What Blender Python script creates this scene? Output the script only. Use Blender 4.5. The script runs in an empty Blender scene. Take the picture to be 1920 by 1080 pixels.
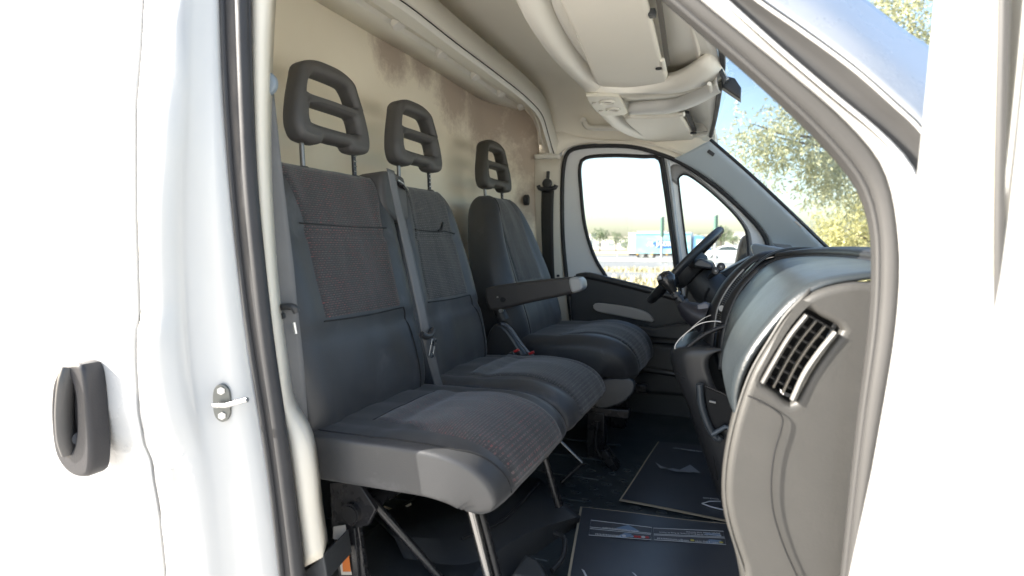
import bpy, bmesh, math, random
from mathutils import Vector, Matrix, noise
random.seed(7)
scn = bpy.context.scene
COL = scn.collection
rad = math.radians

# ------------------------------------------------------------------ camera
CAM = Vector((1.05, -0.74, 1.40)); FPX = 1120.0; PITCH = 4.03; YAW = 21.2
cd = bpy.data.cameras.new('camera'); cam = bpy.data.objects.new('camera', cd); COL.objects.link(cam)
cam.location = CAM; cam.rotation_euler = (rad(90 - PITCH), 0, rad(YAW))
cd.sensor_width = 36; cd.lens = 36 * FPX / 1920; cd.clip_start = 0.05; cd.clip_end = 5000
cd.dof.use_dof = True; cd.dof.focus_distance = 1.55; cd.dof.aperture_fstop = 4.0
scn.camera = cam
scn.render.resolution_x = 1024; scn.render.resolution_y = 576

# ------------------------------------------------------------------ light
SUN_TRAVEL = Vector((0.86, 0.34, -0.50)).normalized()
s = -SUN_TRAVEL
w = bpy.data.worlds.new('World'); scn.world = w; w.use_nodes = True
nt = w.node_tree; bg = nt.nodes['Background']
sky = nt.nodes.new('ShaderNodeTexSky'); sky.sky_type = 'NISHITA'; sky.sun_disc = False
sky.sun_elevation = math.asin(s.z); sky.sun_rotation = math.atan2(s.x, s.y)
sky.air_density = 1.0; sky.dust_density = 2.0; sky.ozone_density = 1.0
nt.links.new(sky.outputs[0], bg.inputs[0]); bg.inputs[1].default_value = 0.105
sd = bpy.data.lights.new('sun', 'SUN'); sun = bpy.data.objects.new('sun', sd); COL.objects.link(sun)
sd.energy = 4.4; sd.angle = rad(0.5); sd.color = (1.0, 0.95, 0.87)
sun.rotation_euler = SUN_TRAVEL.to_track_quat('-Z', 'Y').to_euler(); sun.location = (-6, -5, 8)
scn.view_settings.view_transform = 'Standard'; scn.view_settings.look = 'None'
scn.view_settings.exposure = 2.1; scn.view_settings.gamma = 1
scn.render.engine = 'CYCLES'
scn.cycles.max_bounces = 12; scn.cycles.transparent_max_bounces = 16; scn.cycles.diffuse_bounces = 10

# ------------------------------------------------------------------ helpers
ROT = Matrix.Rotation(rad(YAW), 3, 'Z') @ Matrix.Rotation(rad(90 - PITCH), 3, 'X')
def at(px, py, X=None, Y=None, Z=None, D=None):
    d = ROT @ Vector(((px - 960) / FPX, -(py - 540) / FPX, -1.0))
    if X is not None: t = (X - CAM.x) / d.x
    elif Y is not None: t = (Y - CAM.y) / d.y
    elif Z is not None: t = (Z - CAM.z) / d.z
    else: t = D
    return CAM + d * t

def tag(o, label, cat, group=None, kind=None):
    o['label'] = label; o['category'] = cat
    if group: o['group'] = group
    if kind: o['kind'] = kind
    return o
def thing(name, loc, label, cat, group=None):
    o = bpy.data.objects.new(name, None); COL.objects.link(o); o.location = loc
    o.empty_display_size = 0.05
    bpy.context.view_layer.update()
    return tag(o, label, cat, group)
def par(o, p):
    if p is None: return o
    o.parent = p
    m = Matrix.Identity(4); q = p
    # all meshes are written in world coordinates
    off = Vector(q.location) if q.type == 'EMPTY' else Vector((0, 0, 0))
    o.matrix_parent_inverse = Matrix.Translation(-off)
    return o
def mk(name, verts, faces, mat, p=None, smooth=True, uvs=None, angle=None):
    me = bpy.data.meshes.new(name); me.from_pydata([tuple(v) for v in verts], [], faces)
    if mat: me.materials.append(mat)
    if smooth: me.polygons.foreach_set('use_smooth', [True] * len(me.polygons))
    if uvs:
        ul = me.uv_layers.new(name='UVMap')
        for l in me.loops: ul.data[l.index].uv = uvs[l.vertex_index]
    me.update()
    if angle is not None: me.set_sharp_from_angle(angle=rad(angle))
    o = bpy.data.objects.new(name, me); COL.objects.link(o)
    return par(o, p)
def cr(pts, n=40, closed=False):
    """catmull-rom resample evenly to n points"""
    P = [Vector(p) for p in pts]; m = len(P); out = []
    segs = m if closed else m - 1
    def g(i):
        if closed: return P[i % m]
        if i < 0: return P[0] * 2 - P[1]
        if i >= m: return P[-1] * 2 - P[-2]
        return P[i]
    K = 14
    for i in range(segs):
        a, b, c, d = g(i - 1), g(i), g(i + 1), g(i + 2)
        for k in range(K):
            t = k / K
            out.append(0.5 * ((2 * b) + (c - a) * t + (2 * a - 5 * b + 4 * c - d) * t * t + (3 * b - a - 3 * c + d) * t ** 3))
    out.append(P[0].copy() if closed else P[-1].copy())
    L = [0]
    for i in range(1, len(out)): L.append(L[-1] + (out[i] - out[i - 1]).length)
    res = []; j = 0; N = n if closed else n - 1
    for k in range(n):
        t = L[-1] * k / N
        while j < len(L) - 2 and L[j + 1] < t: j += 1
        f = (t - L[j]) / max(1e-9, L[j + 1] - L[j]); res.append(out[j].lerp(out[j + 1], f))
    return res
def lin(pts, n):
    P = [Vector(p) for p in pts]; L = [0]
    for i in range(1, len(P)): L.append(L[-1] + (P[i] - P[i - 1]).length)
    res = []; j = 0
    for k in range(n):
        t = L[-1] * k / (n - 1)
        while j < len(L) - 2 and L[j + 1] < t: j += 1
        res.append(P[j].lerp(P[j + 1], (t - L[j]) / max(1e-9, L[j + 1] - L[j])))
    return res
def solid(o, th, offset=-1.0):
    m = o.modifiers.new('solid', 'SOLIDIFY'); m.thickness = th; m.offset = offset; return o
def bev(o, w, seg=2, ang=35):
    m = o.modifiers.new('bevel', 'BEVEL'); m.width = w; m.segments = seg; m.limit_method = 'ANGLE'; m.angle_limit = rad(ang)
    return o
def sub(o, l=1):
    m = o.modifiers.new('sub', 'SUBSURF'); m.levels = l; m.render_levels = l; return o
def loft(name, rows, mat, p=None, n=40, rn=None, th=0, offset=-1.0, closed=False, smooth=True, angle=None, straight=False, flip=False):
    R = [(lin(r, n) if straight else cr(r, n)) for r in rows]
    if rn:                                   # resample across too
        cols = [cr([r[i] for r in R], rn) for i in range(n)]
        R = [[cols[i][k] for i in range(n)] for k in range(rn)]
    nr = len(R); V = [v for r in R for v in r]; F = []
    for a in range(nr if closed else nr - 1):
        b = (a + 1) % nr
        for i in range(n - 1):
            f = (a * n + i, a * n + i + 1, b * n + i + 1, b * n + i)
            F.append(f[::-1] if flip else f)
    uvs = [(i / (n - 1), k / max(1, nr - 1)) for k in range(nr) for i in range(n)]
    o = mk(name, V, F, mat, p, smooth, uvs, angle)
    if th: solid(o, th, offset)
    return o
def tube(name, pts, r, mat, p=None, n=10, res=None, closed=False, caps=True, flat=1.0, up=None):
    P = cr(pts, res, closed) if res else [Vector(q) for q in pts]
    m = len(P); V = []; F = []; prev = None
    for i, q in enumerate(P):
        t = (P[(i + 1) % m] - P[i - 1]) if closed else (P[min(i + 1, m - 1)] - P[max(i - 1, 0)])
        t.normalize()
        if prev is None:
            a = Vector(up) if up else (Vector((0, 0, 1)) if abs(t.z) < 0.9 else Vector((1, 0, 0)))
        else: a = prev
        a = (a - t * a.dot(t)).normalized(); prev = a; b = t.cross(a)
        rr = r[i] if isinstance(r, (list, tuple)) else r
        for k in range(n):
            c = 2 * math.pi * k / n
            V.append(q + a * math.cos(c) * rr + b * math.sin(c) * rr * flat)
    for i in range(m if closed else m - 1):
        j = (i + 1) % m
        for k in range(n):
            F.append((i * n + k, i * n + (k + 1) % n, j * n + (k + 1) % n, j * n + k))
    if caps and not closed:
        F.append(tuple(range(n - 1, -1, -1))); F.append(tuple((m - 1) * n + k for k in range(n)))
    return mk(name, V, F, mat, p, True, None, 50)
def ribbon(name, pts, wdt, wv, mat, p=None, n=40, th=0.0015, curved=True):
    P = cr(pts, n) if curved else lin(pts, n)
    V = []; F = []; uv = []; L = 0
    wv = Vector(wv).normalized() if not isinstance(wv, list) else wv
    for i, q in enumerate(P):
        if i: L += (q - P[i - 1]).length
        ww = wdt if not callable(wdt) else wdt(i / (n - 1))
        d = wv if not isinstance(wv, list) else Vector(wv[0]).lerp(Vector(wv[1]), i / (n - 1)).normalized()
        for k in range(5):
            s_ = k / 4 - 0.5
            V.append(q + d * ww * s_); uv.append((s_ * ww, L))
    for i in range(n - 1):
        for k in range(4): F.append((i * 5 + k, i * 5 + k + 1, i * 5 + k + 6, i * 5 + k + 5))
    o = mk(name, V, F, mat, p, True, uv); solid(o, th, 0); return o
def box(name, c, size, mat, p=None, rot=None, bevel=0.0, seg=2, taper=None):
    sx, sy, sz = [q / 2 for q in size]; V = []
    for z in (-1, 1):
        for x, y in ((-1, -1), (1, -1), (1, 1), (-1, 1)):
            k = taper if (taper and z > 0) else (1, 1)
            V.append(Vector((x * sx * k[0], y * sy * k[1], z * sz)))
    if rot is not None:
        R = rot if isinstance(rot, Matrix) else Matrix.Rotation(rad(rot[2]), 3, 'Z') @ Matrix.Rotation(rad(rot[1]), 3, 'Y') @ Matrix.Rotation(rad(rot[0]), 3, 'X')
        V = [R @ v for v in V]
    V = [v + Vector(c) for v in V]
    F = [(3, 2, 1, 0), (4, 5, 6, 7), (0, 1, 5, 4), (1, 2, 6, 5), (2, 3, 7, 6), (3, 0, 4, 7)]
    o = mk(name, V, F, mat, p, True, None, 40)
    if bevel: bev(o, bevel, seg)
    return o
def prism(name, outline, vec, mat, p=None, bevel=0.0, seg=2, smooth=True):
    """3-D planar outline extruded along vec"""
    P = [Vector(q) for q in outline]; n = len(P); vec = Vector(vec)
    nrm = Vector((0, 0, 0))
    for i in range(n): nrm += P[i].cross(P[(i + 1) % n])
    if nrm.dot(vec) > 0: P.reverse()
    V = P + [q + vec for q in P]
    F = [tuple(range(n)), tuple(range(2 * n - 1, n - 1, -1))]
    for i in range(n): j = (i + 1) % n; F.append((j, i, n + i, n + j))
    o = mk(name, V, F, mat, p, smooth, None, 35)
    if bevel: bev(o, bevel, seg)
    return o
def plate(name, O, A, B, outline, holes, th, bevel, mat, p=None, res=48, hres=32, smoothline=True, bres=3, rnd=None):
    """2-D outline with holes in the frame O + a*A + b*B, thickness th along A x B, rounded edges"""
    A = Vector(A).normalized(); B = Vector(B).normalized(); N = A.cross(B)
    cu = bpy.data.curves.new(name + '_c', 'CURVE'); cu.dimensions = '2D'; cu.fill_mode = 'BOTH'
    cu.extrude = max(0, th / 2 - bevel); cu.bevel_depth = bevel; cu.bevel_resolution = bres; cu.offset = -bevel
    for k, pl in enumerate([outline] + list(holes)):
        q = [Vector((a, b, 0)) for a, b in pl]
        q = cr(q, res if k == 0 else hres, True) if smoothline else q
        sp = cu.splines.new('POLY'); sp.points.add(len(q) - 1); sp.use_cyclic_u = True
        for i, v in enumerate(q): sp.points[i].co = (v.x, v.y, 0, 1)
    tmp = bpy.data.objects.new(name + '_t', cu); COL.objects.link(tmp)
    dg = bpy.context.evaluated_depsgraph_get(); dg.update()
    me = bpy.data.meshes.new_from_object(tmp.evaluated_get(dg))
    bpy.data.objects.remove(tmp); bpy.data.curves.remove(cu)
    M = Matrix(((A.x, B.x, N.x, O[0]), (A.y, B.y, N.y, O[1]), (A.z, B.z, N.z, O[2]), (0, 0, 0, 1)))
    me.transform(M); me.materials.clear(); me.materials.append(mat); me.name = name
    me.polygons.foreach_set('use_smooth', [True] * len(me.polygons)); me.set_sharp_from_angle(angle=rad(32))
    o = bpy.data.objects.new(name, me); COL.objects.link(o)
    return par(o, p)
def text(name, body, size, O, A, B, mat, p=None, th=0.0003, align='LEFT', space=1.0, bold=0.0):
    cu = bpy.data.curves.new(name + '_c', 'FONT'); cu.body = body; cu.size = size; cu.extrude = th; cu.align_x = align
    cu.space_character = space; cu.offset = bold; cu.resolution_u = 2
    tmp = bpy.data.objects.new(name + '_t', cu); COL.objects.link(tmp)
    dg = bpy.context.evaluated_depsgraph_get(); dg.update()
    me = bpy.data.meshes.new_from_object(tmp.evaluated_get(dg)); bpy.data.objects.remove(tmp)
    A = Vector(A).normalized(); B = Vector(B).normalized(); N = A.cross(B)
    M = Matrix(((A.x, B.x, N.x, O[0]), (A.y, B.y, N.y, O[1]), (A.z, B.z, N.z, O[2]), (0, 0, 0, 1)))
    me.transform(M); me.materials.clear(); me.materials.append(mat); me.name = name
    o = bpy.data.objects.new(name, me); COL.objects.link(o); return par(o, p)
def disc(name, c, nrm, r, th, mat, p=None, n=20, bevel=0.0, r2=None):
    c = Vector(c); nrm = Vector(nrm).normalized()
    return tube(name, [c, c + nrm * th], [r, r if r2 is None else r2], mat, p, n) if not bevel else \
        tube(name, [c, c + nrm * (th - bevel), c + nrm * (th - bevel * .3), c + nrm * th], [r, r, r - bevel * .3, r - bevel], mat, p, n)

# ------------------------------------------------------------------ materials
def mat(name, col, rough=0.5, metal=0.0, bump=0.0, bscale=200.0, var=0.0, vscale=4.0, coat=0.0, spec=0.5, sheen=0.0, rvar=0.0, ms=None):
    m = bpy.data.materials.new(name); m.use_nodes = True; t = m.node_tree; b = t.nodes['Principled BSDF']
    b.inputs['Base Color'].default_value = (*col, 1); b.inputs['Roughness'].default_value = rough
    b.inputs['Metallic'].default_value = metal; b.inputs['Coat Weight'].default_value = coat
    b.inputs['Specular IOR Level'].default_value = spec; b.inputs['Sheen Weight'].default_value = sheen
    tc = t.nodes.new('ShaderNodeTexCoord')
    if var or rvar:
        nz = t.nodes.new('ShaderNodeTexNoise'); nz.inputs['Scale'].default_value = vscale; nz.inputs['Detail'].default_value = 7
        nz.inputs['Roughness'].default_value = 0.62
        t.links.new(tc.outputs['Object'], nz.inputs['Vector'])
    if var:
        mx = t.nodes.new('ShaderNodeMix'); mx.data_type = 'RGBA'
        mx.inputs[6].default_value = (*[c * (1 - var) for c in col], 1); mx.inputs[7].default_value = (*[min(1, c * (1 + var)) for c in col], 1)
        t.links.new(nz.outputs['Fac'], mx.inputs[0]); t.links.new(mx.outputs[2], b.inputs['Base Color'])
    if rvar:
        mr = t.nodes.new('ShaderNodeMapRange'); mr.inputs[1].default_value = .3; mr.inputs[2].default_value = .7
        mr.inputs[3].default_value = rough - rvar; mr.inputs[4].default_value = rough + rvar
        t.links.new(nz.outputs['Fac'], mr.inputs[0]); t.links.new(mr.outputs[0], b.inputs['Roughness'])
    if bump:
        n2 = t.nodes.new('ShaderNodeTexNoise'); n2.inputs['Scale'].default_value = bscale; n2.inputs['Detail'].default_value = 3
        bp = t.nodes.new('ShaderNodeBump'); bp.inputs['Strength'].default_value = bump; bp.inputs['Distance'].default_value = 0.001
        t.links.new(tc.outputs['Object'], n2.inputs['Vector']); t.links.new(n2.outputs['Fac'], bp.inputs['Height'])
        t.links.new(bp.outputs[0], b.inputs['Normal'])
    return m
WHITE = mat('white_paint', (.53, .53, .522), .28, coat=.5, var=.015, vscale=6, rvar=.05)
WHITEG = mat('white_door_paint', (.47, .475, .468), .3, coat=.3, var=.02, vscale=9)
RUBBER = mat('black_rubber', (.024, .024, .026), .62, bump=.2, bscale=300, rvar=.1, vscale=12)
SEALG = mat('grey_rubber_seal', (.045, .044, .043), .5, var=.08, vscale=15)
CREAM = mat('cream_trim', (.66, .62, .53), .45, bump=.12, bscale=260, var=.05, vscale=5)
LINING = mat('headliner_cloth', (.86, .81, .70), .9, bump=.5, bscale=420, var=.07, vscale=3, sheen=.2)
SHELF = mat('beige_shelf_plastic', (.78, .75, .67), .5, bump=.3, bscale=330, var=.05, vscale=4)
VISOR = mat('visor_vinyl', (.74, .70, .61), .6, bump=.35, bscale=260, var=.04, vscale=5)
PILLAR = mat('grey_pillar_trim', (.58, .66, .71), .5, bump=.3, bscale=350, var=.04, vscale=6)
BPLAST = mat('black_grained_plastic', (.038, .041, .044), .46, bump=.55, bscale=330, var=.2, vscale=8, rvar=.08)
BPLAST2 = mat('dark_smooth_plastic', (.03, .031, .033), .36, bump=.2, bscale=300, var=.15, vscale=10, rvar=.07)
DASHM = mat('dash_soft_plastic', (.026, .032, .036), .33, bump=.5, bscale=300, var=.15, vscale=7, rvar=.06)
CAPM = mat('dusty_dash_end_plastic', (.046, .0445, .041), .5, bump=.25, bscale=240, var=.08, vscale=5)
HEADM = mat('headrest_foam', (.070, .067, .066), .55, bump=.35, bscale=330, var=.1, vscale=12)
VINYL = mat('seat_vinyl', (.033, .034, .036), .48, bump=.3, bscale=420, var=.25, vscale=7, rvar=.08, sheen=.1)
def dusty(m, col, sc, lo, hi, amt):
    t = m.node_tree; b = t.nodes['Principled BSDF']; src = b.inputs['Base Color'].links[0].from_socket if b.inputs['Base Color'].links else None
    tc = t.nodes.new('ShaderNodeTexCoord'); n = t.nodes.new('ShaderNodeTexNoise'); n.inputs['Scale'].default_value = sc; n.inputs['Detail'].default_value = 12; n.inputs['Roughness'].default_value = .75; n.inputs['Distortion'].default_value = .6
    t.links.new(tc.outputs['Object'], n.inputs['Vector']); r = t.nodes.new('ShaderNodeMapRange'); r.inputs[1].default_value = lo; r.inputs[2].default_value = hi; r.inputs[4].default_value = amt
    t.links.new(n.outputs['Fac'], r.inputs[0]); mx = t.nodes.new('ShaderNodeMix'); mx.data_type = 'RGBA'; mx.inputs[6].default_value = b.inputs['Base Color'].default_value
    if src: t.links.new(src, mx.inputs[6])
    mx.inputs[7].default_value = (*col, 1); t.links.new(r.outputs[0], mx.inputs[0]); t.links.new(mx.outputs[2], b.inputs['Base Color'])
WEB = mat('belt_webbing', (.12, .12, .12), .6, var=.12, vscale=30)
BLKMET = mat('black_painted_steel', (.018, .018, .02), .28, rvar=.1, vscale=20, var=.2)
STEEL = mat('bright_steel', (.55, .55, .54), .3, metal=1, rvar=.1, vscale=40)
CHROME = mat('chrome_trim', (.42, .43, .44), .3, metal=1)
SILVER = mat('silver_plastic', (.34, .34, .33), .38, var=.06, vscale=12)
FLOORM = mat('black_rubber_floor', (.045, .056, .062), .42, bump=.5, bscale=180, var=.35, vscale=9, rvar=.1)
REDP = mat('red_button_plastic', (.5, .03, .03), .4)
CARD = mat('kraft_paper_edge', (.50, .44, .33), .8)
LABELW = mat('white_label', (.62, .58, .52), .6, var=.1, vscale=40)
ORANGE = mat('orange_label', (.65, .18, .03), .6)
INK = mat('black_ink', (.01, .01, .01), .6)
DARK = mat('dark_void', (.006, .006, .007), .7)

def glass(name, tint=(1, 1, 1), mixf=0.06):
    m = bpy.data.materials.new(name); m.use_nodes = True; t = m.node_tree
    for n_ in list(t.nodes):
        if n_.type == 'BSDF_PRINCIPLED': t.nodes.remove(n_)
    out = t.nodes['Material Output']; tr = t.nodes.new('ShaderNodeBsdfTransparent'); tr.inputs[0].default_value = (*tint, 1)
    gl = t.nodes.new('ShaderNodeBsdfGlossy'); gl.inputs['Roughness'].default_value = 0.02
    lw_ = t.nodes.new('ShaderNodeLayerWeight'); lw_.inputs[0].default_value = .5
    pw = t.nodes.new('ShaderNodeMath'); pw.operation = 'POWER'; pw.inputs[1].default_value = 5; t.links.new(lw_.outputs['Facing'], pw.inputs[0])
    fr = t.nodes.new('ShaderNodeMath'); fr.operation = 'MULTIPLY_ADD'; fr.inputs[1].default_value = .8; fr.inputs[2].default_value = .04; t.links.new(pw.outputs[0], fr.inputs[0])
    mx = t.nodes.new('ShaderNodeMixShader'); t.links.new(fr.outputs[0], mx.inputs[0])
    t.links.new(tr.outputs[0], mx.inputs[1]); t.links.new(gl.outputs[0], mx.inputs[2]); t.links.new(mx.outputs[0], out.inputs[0])
    return m
GLASS = glass('window_glass', (.90, .94, .92))
WGLASS = glass('windscreen_glass', (.93, .96, .94))

def fabric(name, red):
    m = mat(name, (.03, .03, .031), .85, sheen=.25); t = m.node_tree; b = t.nodes['Principled BSDF']
    uv = t.nodes.new('ShaderNodeUVMap'); uv.uv_map = 'UVMap'
    br = t.nodes.new('ShaderNodeTexBrick'); br.offset = 0.5
    br.inputs['Scale'].default_value = 1; br.inputs['Brick Width'].default_value = .0105; br.inputs['Row Height'].default_value = .0048
    br.inputs['Mortar Size'].default_value = .0017; br.inputs['Mortar Smooth'].default_value = .3; br.inputs['Bias'].default_value = -.1
    br.inputs['Color1'].default_value = (.105, .102, .095, 1); br.inputs['Color2'].default_value = (.30, .045, .05, 1) if red else (.20, .19, .17, 1)
    br.inputs['Mortar'].default_value = (.018, .019, .020, 1)
    t.links.new(uv.outputs[0], br.inputs['Vector'])
    nz = t.nodes.new('ShaderNodeTexNoise'); nz.inputs['Scale'].default_value = 260; nz.inputs['Detail'].default_value = 2
    t.links.new(uv.outputs[0], nz.inputs['Vector'])
    rp = t.nodes.new('ShaderNodeMapRange'); rp.inputs[1].default_value = .42; rp.inputs[2].default_value = .6
    t.links.new(nz.outputs['Fac'], rp.inputs[0])
    n3 = t.nodes.new('ShaderNodeTexNoise'); n3.inputs['Scale'].default_value = 9; n3.inputs['Detail'].default_value = 4
    t.links.new(uv.outputs[0], n3.inputs['Vector'])
    mul = t.nodes.new('ShaderNodeMath'); mul.operation = 'MULTIPLY'; t.links.new(rp.outputs[0], mul.inputs[0])
    r3 = t.nodes.new('ShaderNodeMapRange'); r3.inputs[1].default_value = .3; r3.inputs[2].default_value = .7; r3.inputs[3].default_value = .35; r3.inputs[4].default_value = 1
    t.links.new(n3.outputs['Fac'], r3.inputs[0]); t.links.new(r3.outputs[0], mul.inputs[1])
    mx = t.nodes.new('ShaderNodeMix'); mx.data_type = 'RGBA'; mx.inputs[6].default_value = (.024, .025, .026, 1)
    t.links.new(mul.outputs[0], mx.inputs[0]); t.links.new(br.outputs['Color'], mx.inputs[7]); t.links.new(mx.outputs[2], b.inputs['Base Color'])
    bp = t.nodes.new('ShaderNodeBump'); bp.inputs['Strength'].default_value = .6; bp.inputs['Distance'].default_value = .0012; bp.invert = True
    t.links.new(br.outputs['Fac'], bp.inputs['Height']); t.links.new(bp.outputs[0], b.inputs['Normal'])
    return m
FABR = fabric('woven_fabric_red_fleck', True)
FABG = fabric('woven_fabric_grey_fleck', False)
dusty(VINYL, (.11, .11, .115), 7, .56, .78, .7)
dusty(FLOORM, (.13, .12, .105), 16, .55, .8, .5)
dusty(BPLAST, (.09, .088, .082), 9, .56, .85, .5)
dusty(CAPM, (.07, .066, .06), 2.2, .4, .8, .6)
# ================================================================== OUTSIDE
def grass_mat():
    m = mat('dry_grass_ground', (.36, .30, .17), .95); t = m.node_tree; b = t.nodes['Principled BSDF']
    tc = t.nodes.new('ShaderNodeTexCoord'); nz = t.nodes.new('ShaderNodeTexNoise'); nz.inputs['Scale'].default_value = .35; nz.inputs['Detail'].default_value = 9
    nz.inputs['Roughness'].default_value = .7; t.links.new(tc.outputs['Object'], nz.inputs['Vector'])
    cr_ = t.nodes.new('ShaderNodeValToRGB'); e = cr_.color_ramp.elements
    e[0].position = .36; e[0].color = (.20, .17, .08, 1); e[1].position = .62; e[1].color = (.42, .36, .25, 1)
    t.links.new(nz.outputs['Fac'], cr_.inputs[0]); t.links.new(cr_.outputs[0], b.inputs['Base Color']); return m
GRASS = grass_mat()
ASPH = mat('pale_asphalt', (.20, .20, .20), .9, var=.1, vscale=.5)
def flat(name, x0, x1, y0, y1, z, m, label=None, cat=None, kind='structure'):
    o = mk(name, [(x0, y0, z), (x1, y0, z), (x1, y1, z), (x0, y1, z)], [(0, 1, 2, 3)], m, None, False)
    o['kind'] = kind; o['label'] = label or name; return o
flat('ground', -900, 900, -600, 2400, 0, GRASS, 'dry sandy ground reaching the horizon')
flat('near_pavement', -60, 60, -60, 9, .004, mat('sandy_concrete', (.62, .59, .54), .9, var=.1, vscale=1), 'sandy paved ground the van stands on')
flat('road', -400, 400, 36, 88, .008, ASPH, 'pale highway beyond the grass verge')
flat('slip_road', -400, 400, 25.5, 31, .008, ASPH, 'narrow pale road before the highway')
WPAINT = mat('road_marking_white', (.7, .7, .68), .8)
for yy in (37, 62): flat('lane_line', -300, 300, yy, yy + .2, .013, WPAINT, 'white line along the highway')

# grass tufts: uncountable
def tufts():
    V = []; F = []; rnd = random.Random(3)
    for k in range(9000):
        y = rnd.uniform(10, 25) if k % 3 else rnd.uniform(31.2, 35.5); x = rnd.uniform(-2, 12) + (y + .74) * rnd.uniform(-.32, .05)
        h = rnd.uniform(.08, .30) * (1.0 if noise.noise(Vector((x * .5, y * .5, 0))) > -.1 else .5); a = rnd.uniform(0, 6.28); wd = .02 + h * .12
        lx = rnd.uniform(-.12, .12); ly = rnd.uniform(-.12, .12); i = len(V)
        V += [(x - math.cos(a) * wd, y - math.sin(a) * wd, 0), (x + math.cos(a) * wd, y + math.sin(a) * wd, 0), (x + lx, y + ly, h)]
        F.append((i, i + 1, i + 2))
    o = mk('dry_grass', V, F, mat('dry_grass_blades', (.52, .46, .30), .9, var=.35, vscale=.8), None, False)
    tag(o, 'yellow dry grass tufts on the verge beyond the driver window', 'grass', kind='stuff')
tufts()

# guard rails
GALV = mat('galvanised_steel', (.42, .44, .44), .5, var=.1, vscale=3)
def guardrail(y, x0, x1, label):
    g = thing('guard_rail', (x0, y, 0), label, 'guard rail', 'guard rails along the highway')
    prof = [(0, .50), (.04, .53), (.0, .58), (.0, .62), (.04, .66), (0, .71)]
    V = []; F = []
    for x in (x0, x1):
        for a, b in prof: V.append((x, y - a, b))
    n = len(prof)
    for i in range(n - 1): F.append((i, i + 1, n + i + 1, n + i))
    o = mk('rail', V, F, GALV, g, False); solid(o, .006, 0)
    k = x0 + 1
    while k < x1:
        box('post', (k, y + .07, .36), (.10, .09, .72), GALV, g); k += 4.0
guardrail(33.5, -16, 14, 'near grey steel guard rail across the driver window')
guardrail(70, -50, 20, 'farther grey guard rail running behind the delivery truck')

# delivery truck
def truck():
    c0 = at(1178, 485, Y=60); x0 = c0.x; Y0 = 60
    t = thing('delivery_truck', (x0 + 3, Y0 + 1, 0), 'box delivery truck with blue green side advert on the highway', 'truck')
    BW = mat('truck_white', (.75, .77, .78), .5); BL = mat('truck_blue', (.12, .28, .48), .4); 
    AD = mat('truck_advert_print', (.1, .4, .5), .5); n_ = AD.node_tree; b = n_.nodes['Principled BSDF']
    tc = n_.nodes.new('ShaderNodeTexCoord'); nz = n_.nodes.new('ShaderNodeTexNoise'); nz.inputs['Scale'].default_value = .55; nz.inputs['Detail'].default_value = 2
    mp = n_.nodes.new('ShaderNodeMapping'); mp.inputs['Scale'].default_value = (1, 1, 1.6); mp.inputs['Rotation'].default_value = (0, .5, 0)
    n_.links.new(tc.outputs['Object'], mp.inputs[0]); n_.links.new(mp.outputs[0], nz.inputs['Vector'])
    rp = n_.nodes.new('ShaderNodeValToRGB'); e = rp.color_ramp.elements
    e[0].position = .36; e[0].color = (.22, .42, .58, 1); e[1].position = .66; e[1].color = (.42, .60, .38, 1)  # advert colours lightened to hold the haze of distance
    q = e.new(.5); q.color = (.24, .52, .58, 1)
    n_.links.new(nz.outputs['Fac'], rp.inputs[0]); n_.links.new(rp.outputs[0], b.inputs['Base Color'])
    L = 6.1; z0, z1 = .62, 2.72
    box('cargo_box', (x0 + L / 2, Y0 + 1.1, (z0 + z1) / 2), (L, 2.2, z1 - z0), BW, t, bevel=.03)
    box('advert_panel', (x0 + L / 2 + .3, Y0 - .012, (z0 + z1) / 2), (L - .75, .02, z1 - z0 - .1), AD, t)
    box('top_stripe', (x0 + L / 2 + .3, Y0 - .03, z1 - .17), (L - .75, .012, .16), BL, t)
    bl = mk('advert_emblem', *ell(x0 + 3.6, Y0 - .03, 1.55, 1.25, .42), mat('emblem_blue', (.02, .12, .42), .5), t, False)
    text('lettering', 'AL JAZEERA', .62, (x0 + 3.5, Y0 - .05, 1.42), (1, 0, 0), (0, 0, 1), mat('truck_letter_white', (.85, .85, .85), .5), t, align='CENTER', bold=.012)
    box('chassis', (x0 + L / 2 + .7, Y0 + 1.1, .52), (L + 1.4, 1.6, .18), BLKMET, t)
    # cab
    cx = x0 + L + .12
    out = [(cx, .35), (cx, 2.25), (cx + .2, 2.45), (cx + 1.0, 2.35), (cx + 1.45, 1.45), (cx + 1.65, 1.2), (cx + 1.7, .35)]
    prism('cab', [(a, Y0 + .1, b_) for a, b_ in out], (0, 2.0, 0), BL, t, .05)
    prism('cab_window', [(cx + .35, Y0 + .08, 1.4), (cx + .35, Y0 + .08, 2.05), (cx + .95, Y0 + .08, 2.05), (cx + 1.25, Y0 + .08, 1.4)], (0, .03, 0), mat('cab_glass', (.5, .55, .6), .1), t)
    for wx in (x0 + 1.3, x0 + 2.2, cx + .95):
        wl = tube('wheel', [(wx, Y0 + .1, .48), (wx, Y0 + .38, .48)], .48, RUBBER, t, 22)
        disc('rim', (wx, Y0 + .10, .48), (0, -1, 0), .26, .02, SILVER, wl, 14)
    for k in range(4):
        box('side_marker', (x0 + .9 + k * 1.45, Y0 - .03, z0 - .06), (.16, .03, .12), mat('amber', (.7, .4, .03), .4), t)
def ell(cx, y, cz, a, b, n=28):
    V = [(cx + a * math.cos(6.2832 * k / n), y, cz + b * math.sin(6.2832 * k / n)) for k in range(n)]
    return V, [tuple(range(n))]
truck()

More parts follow.
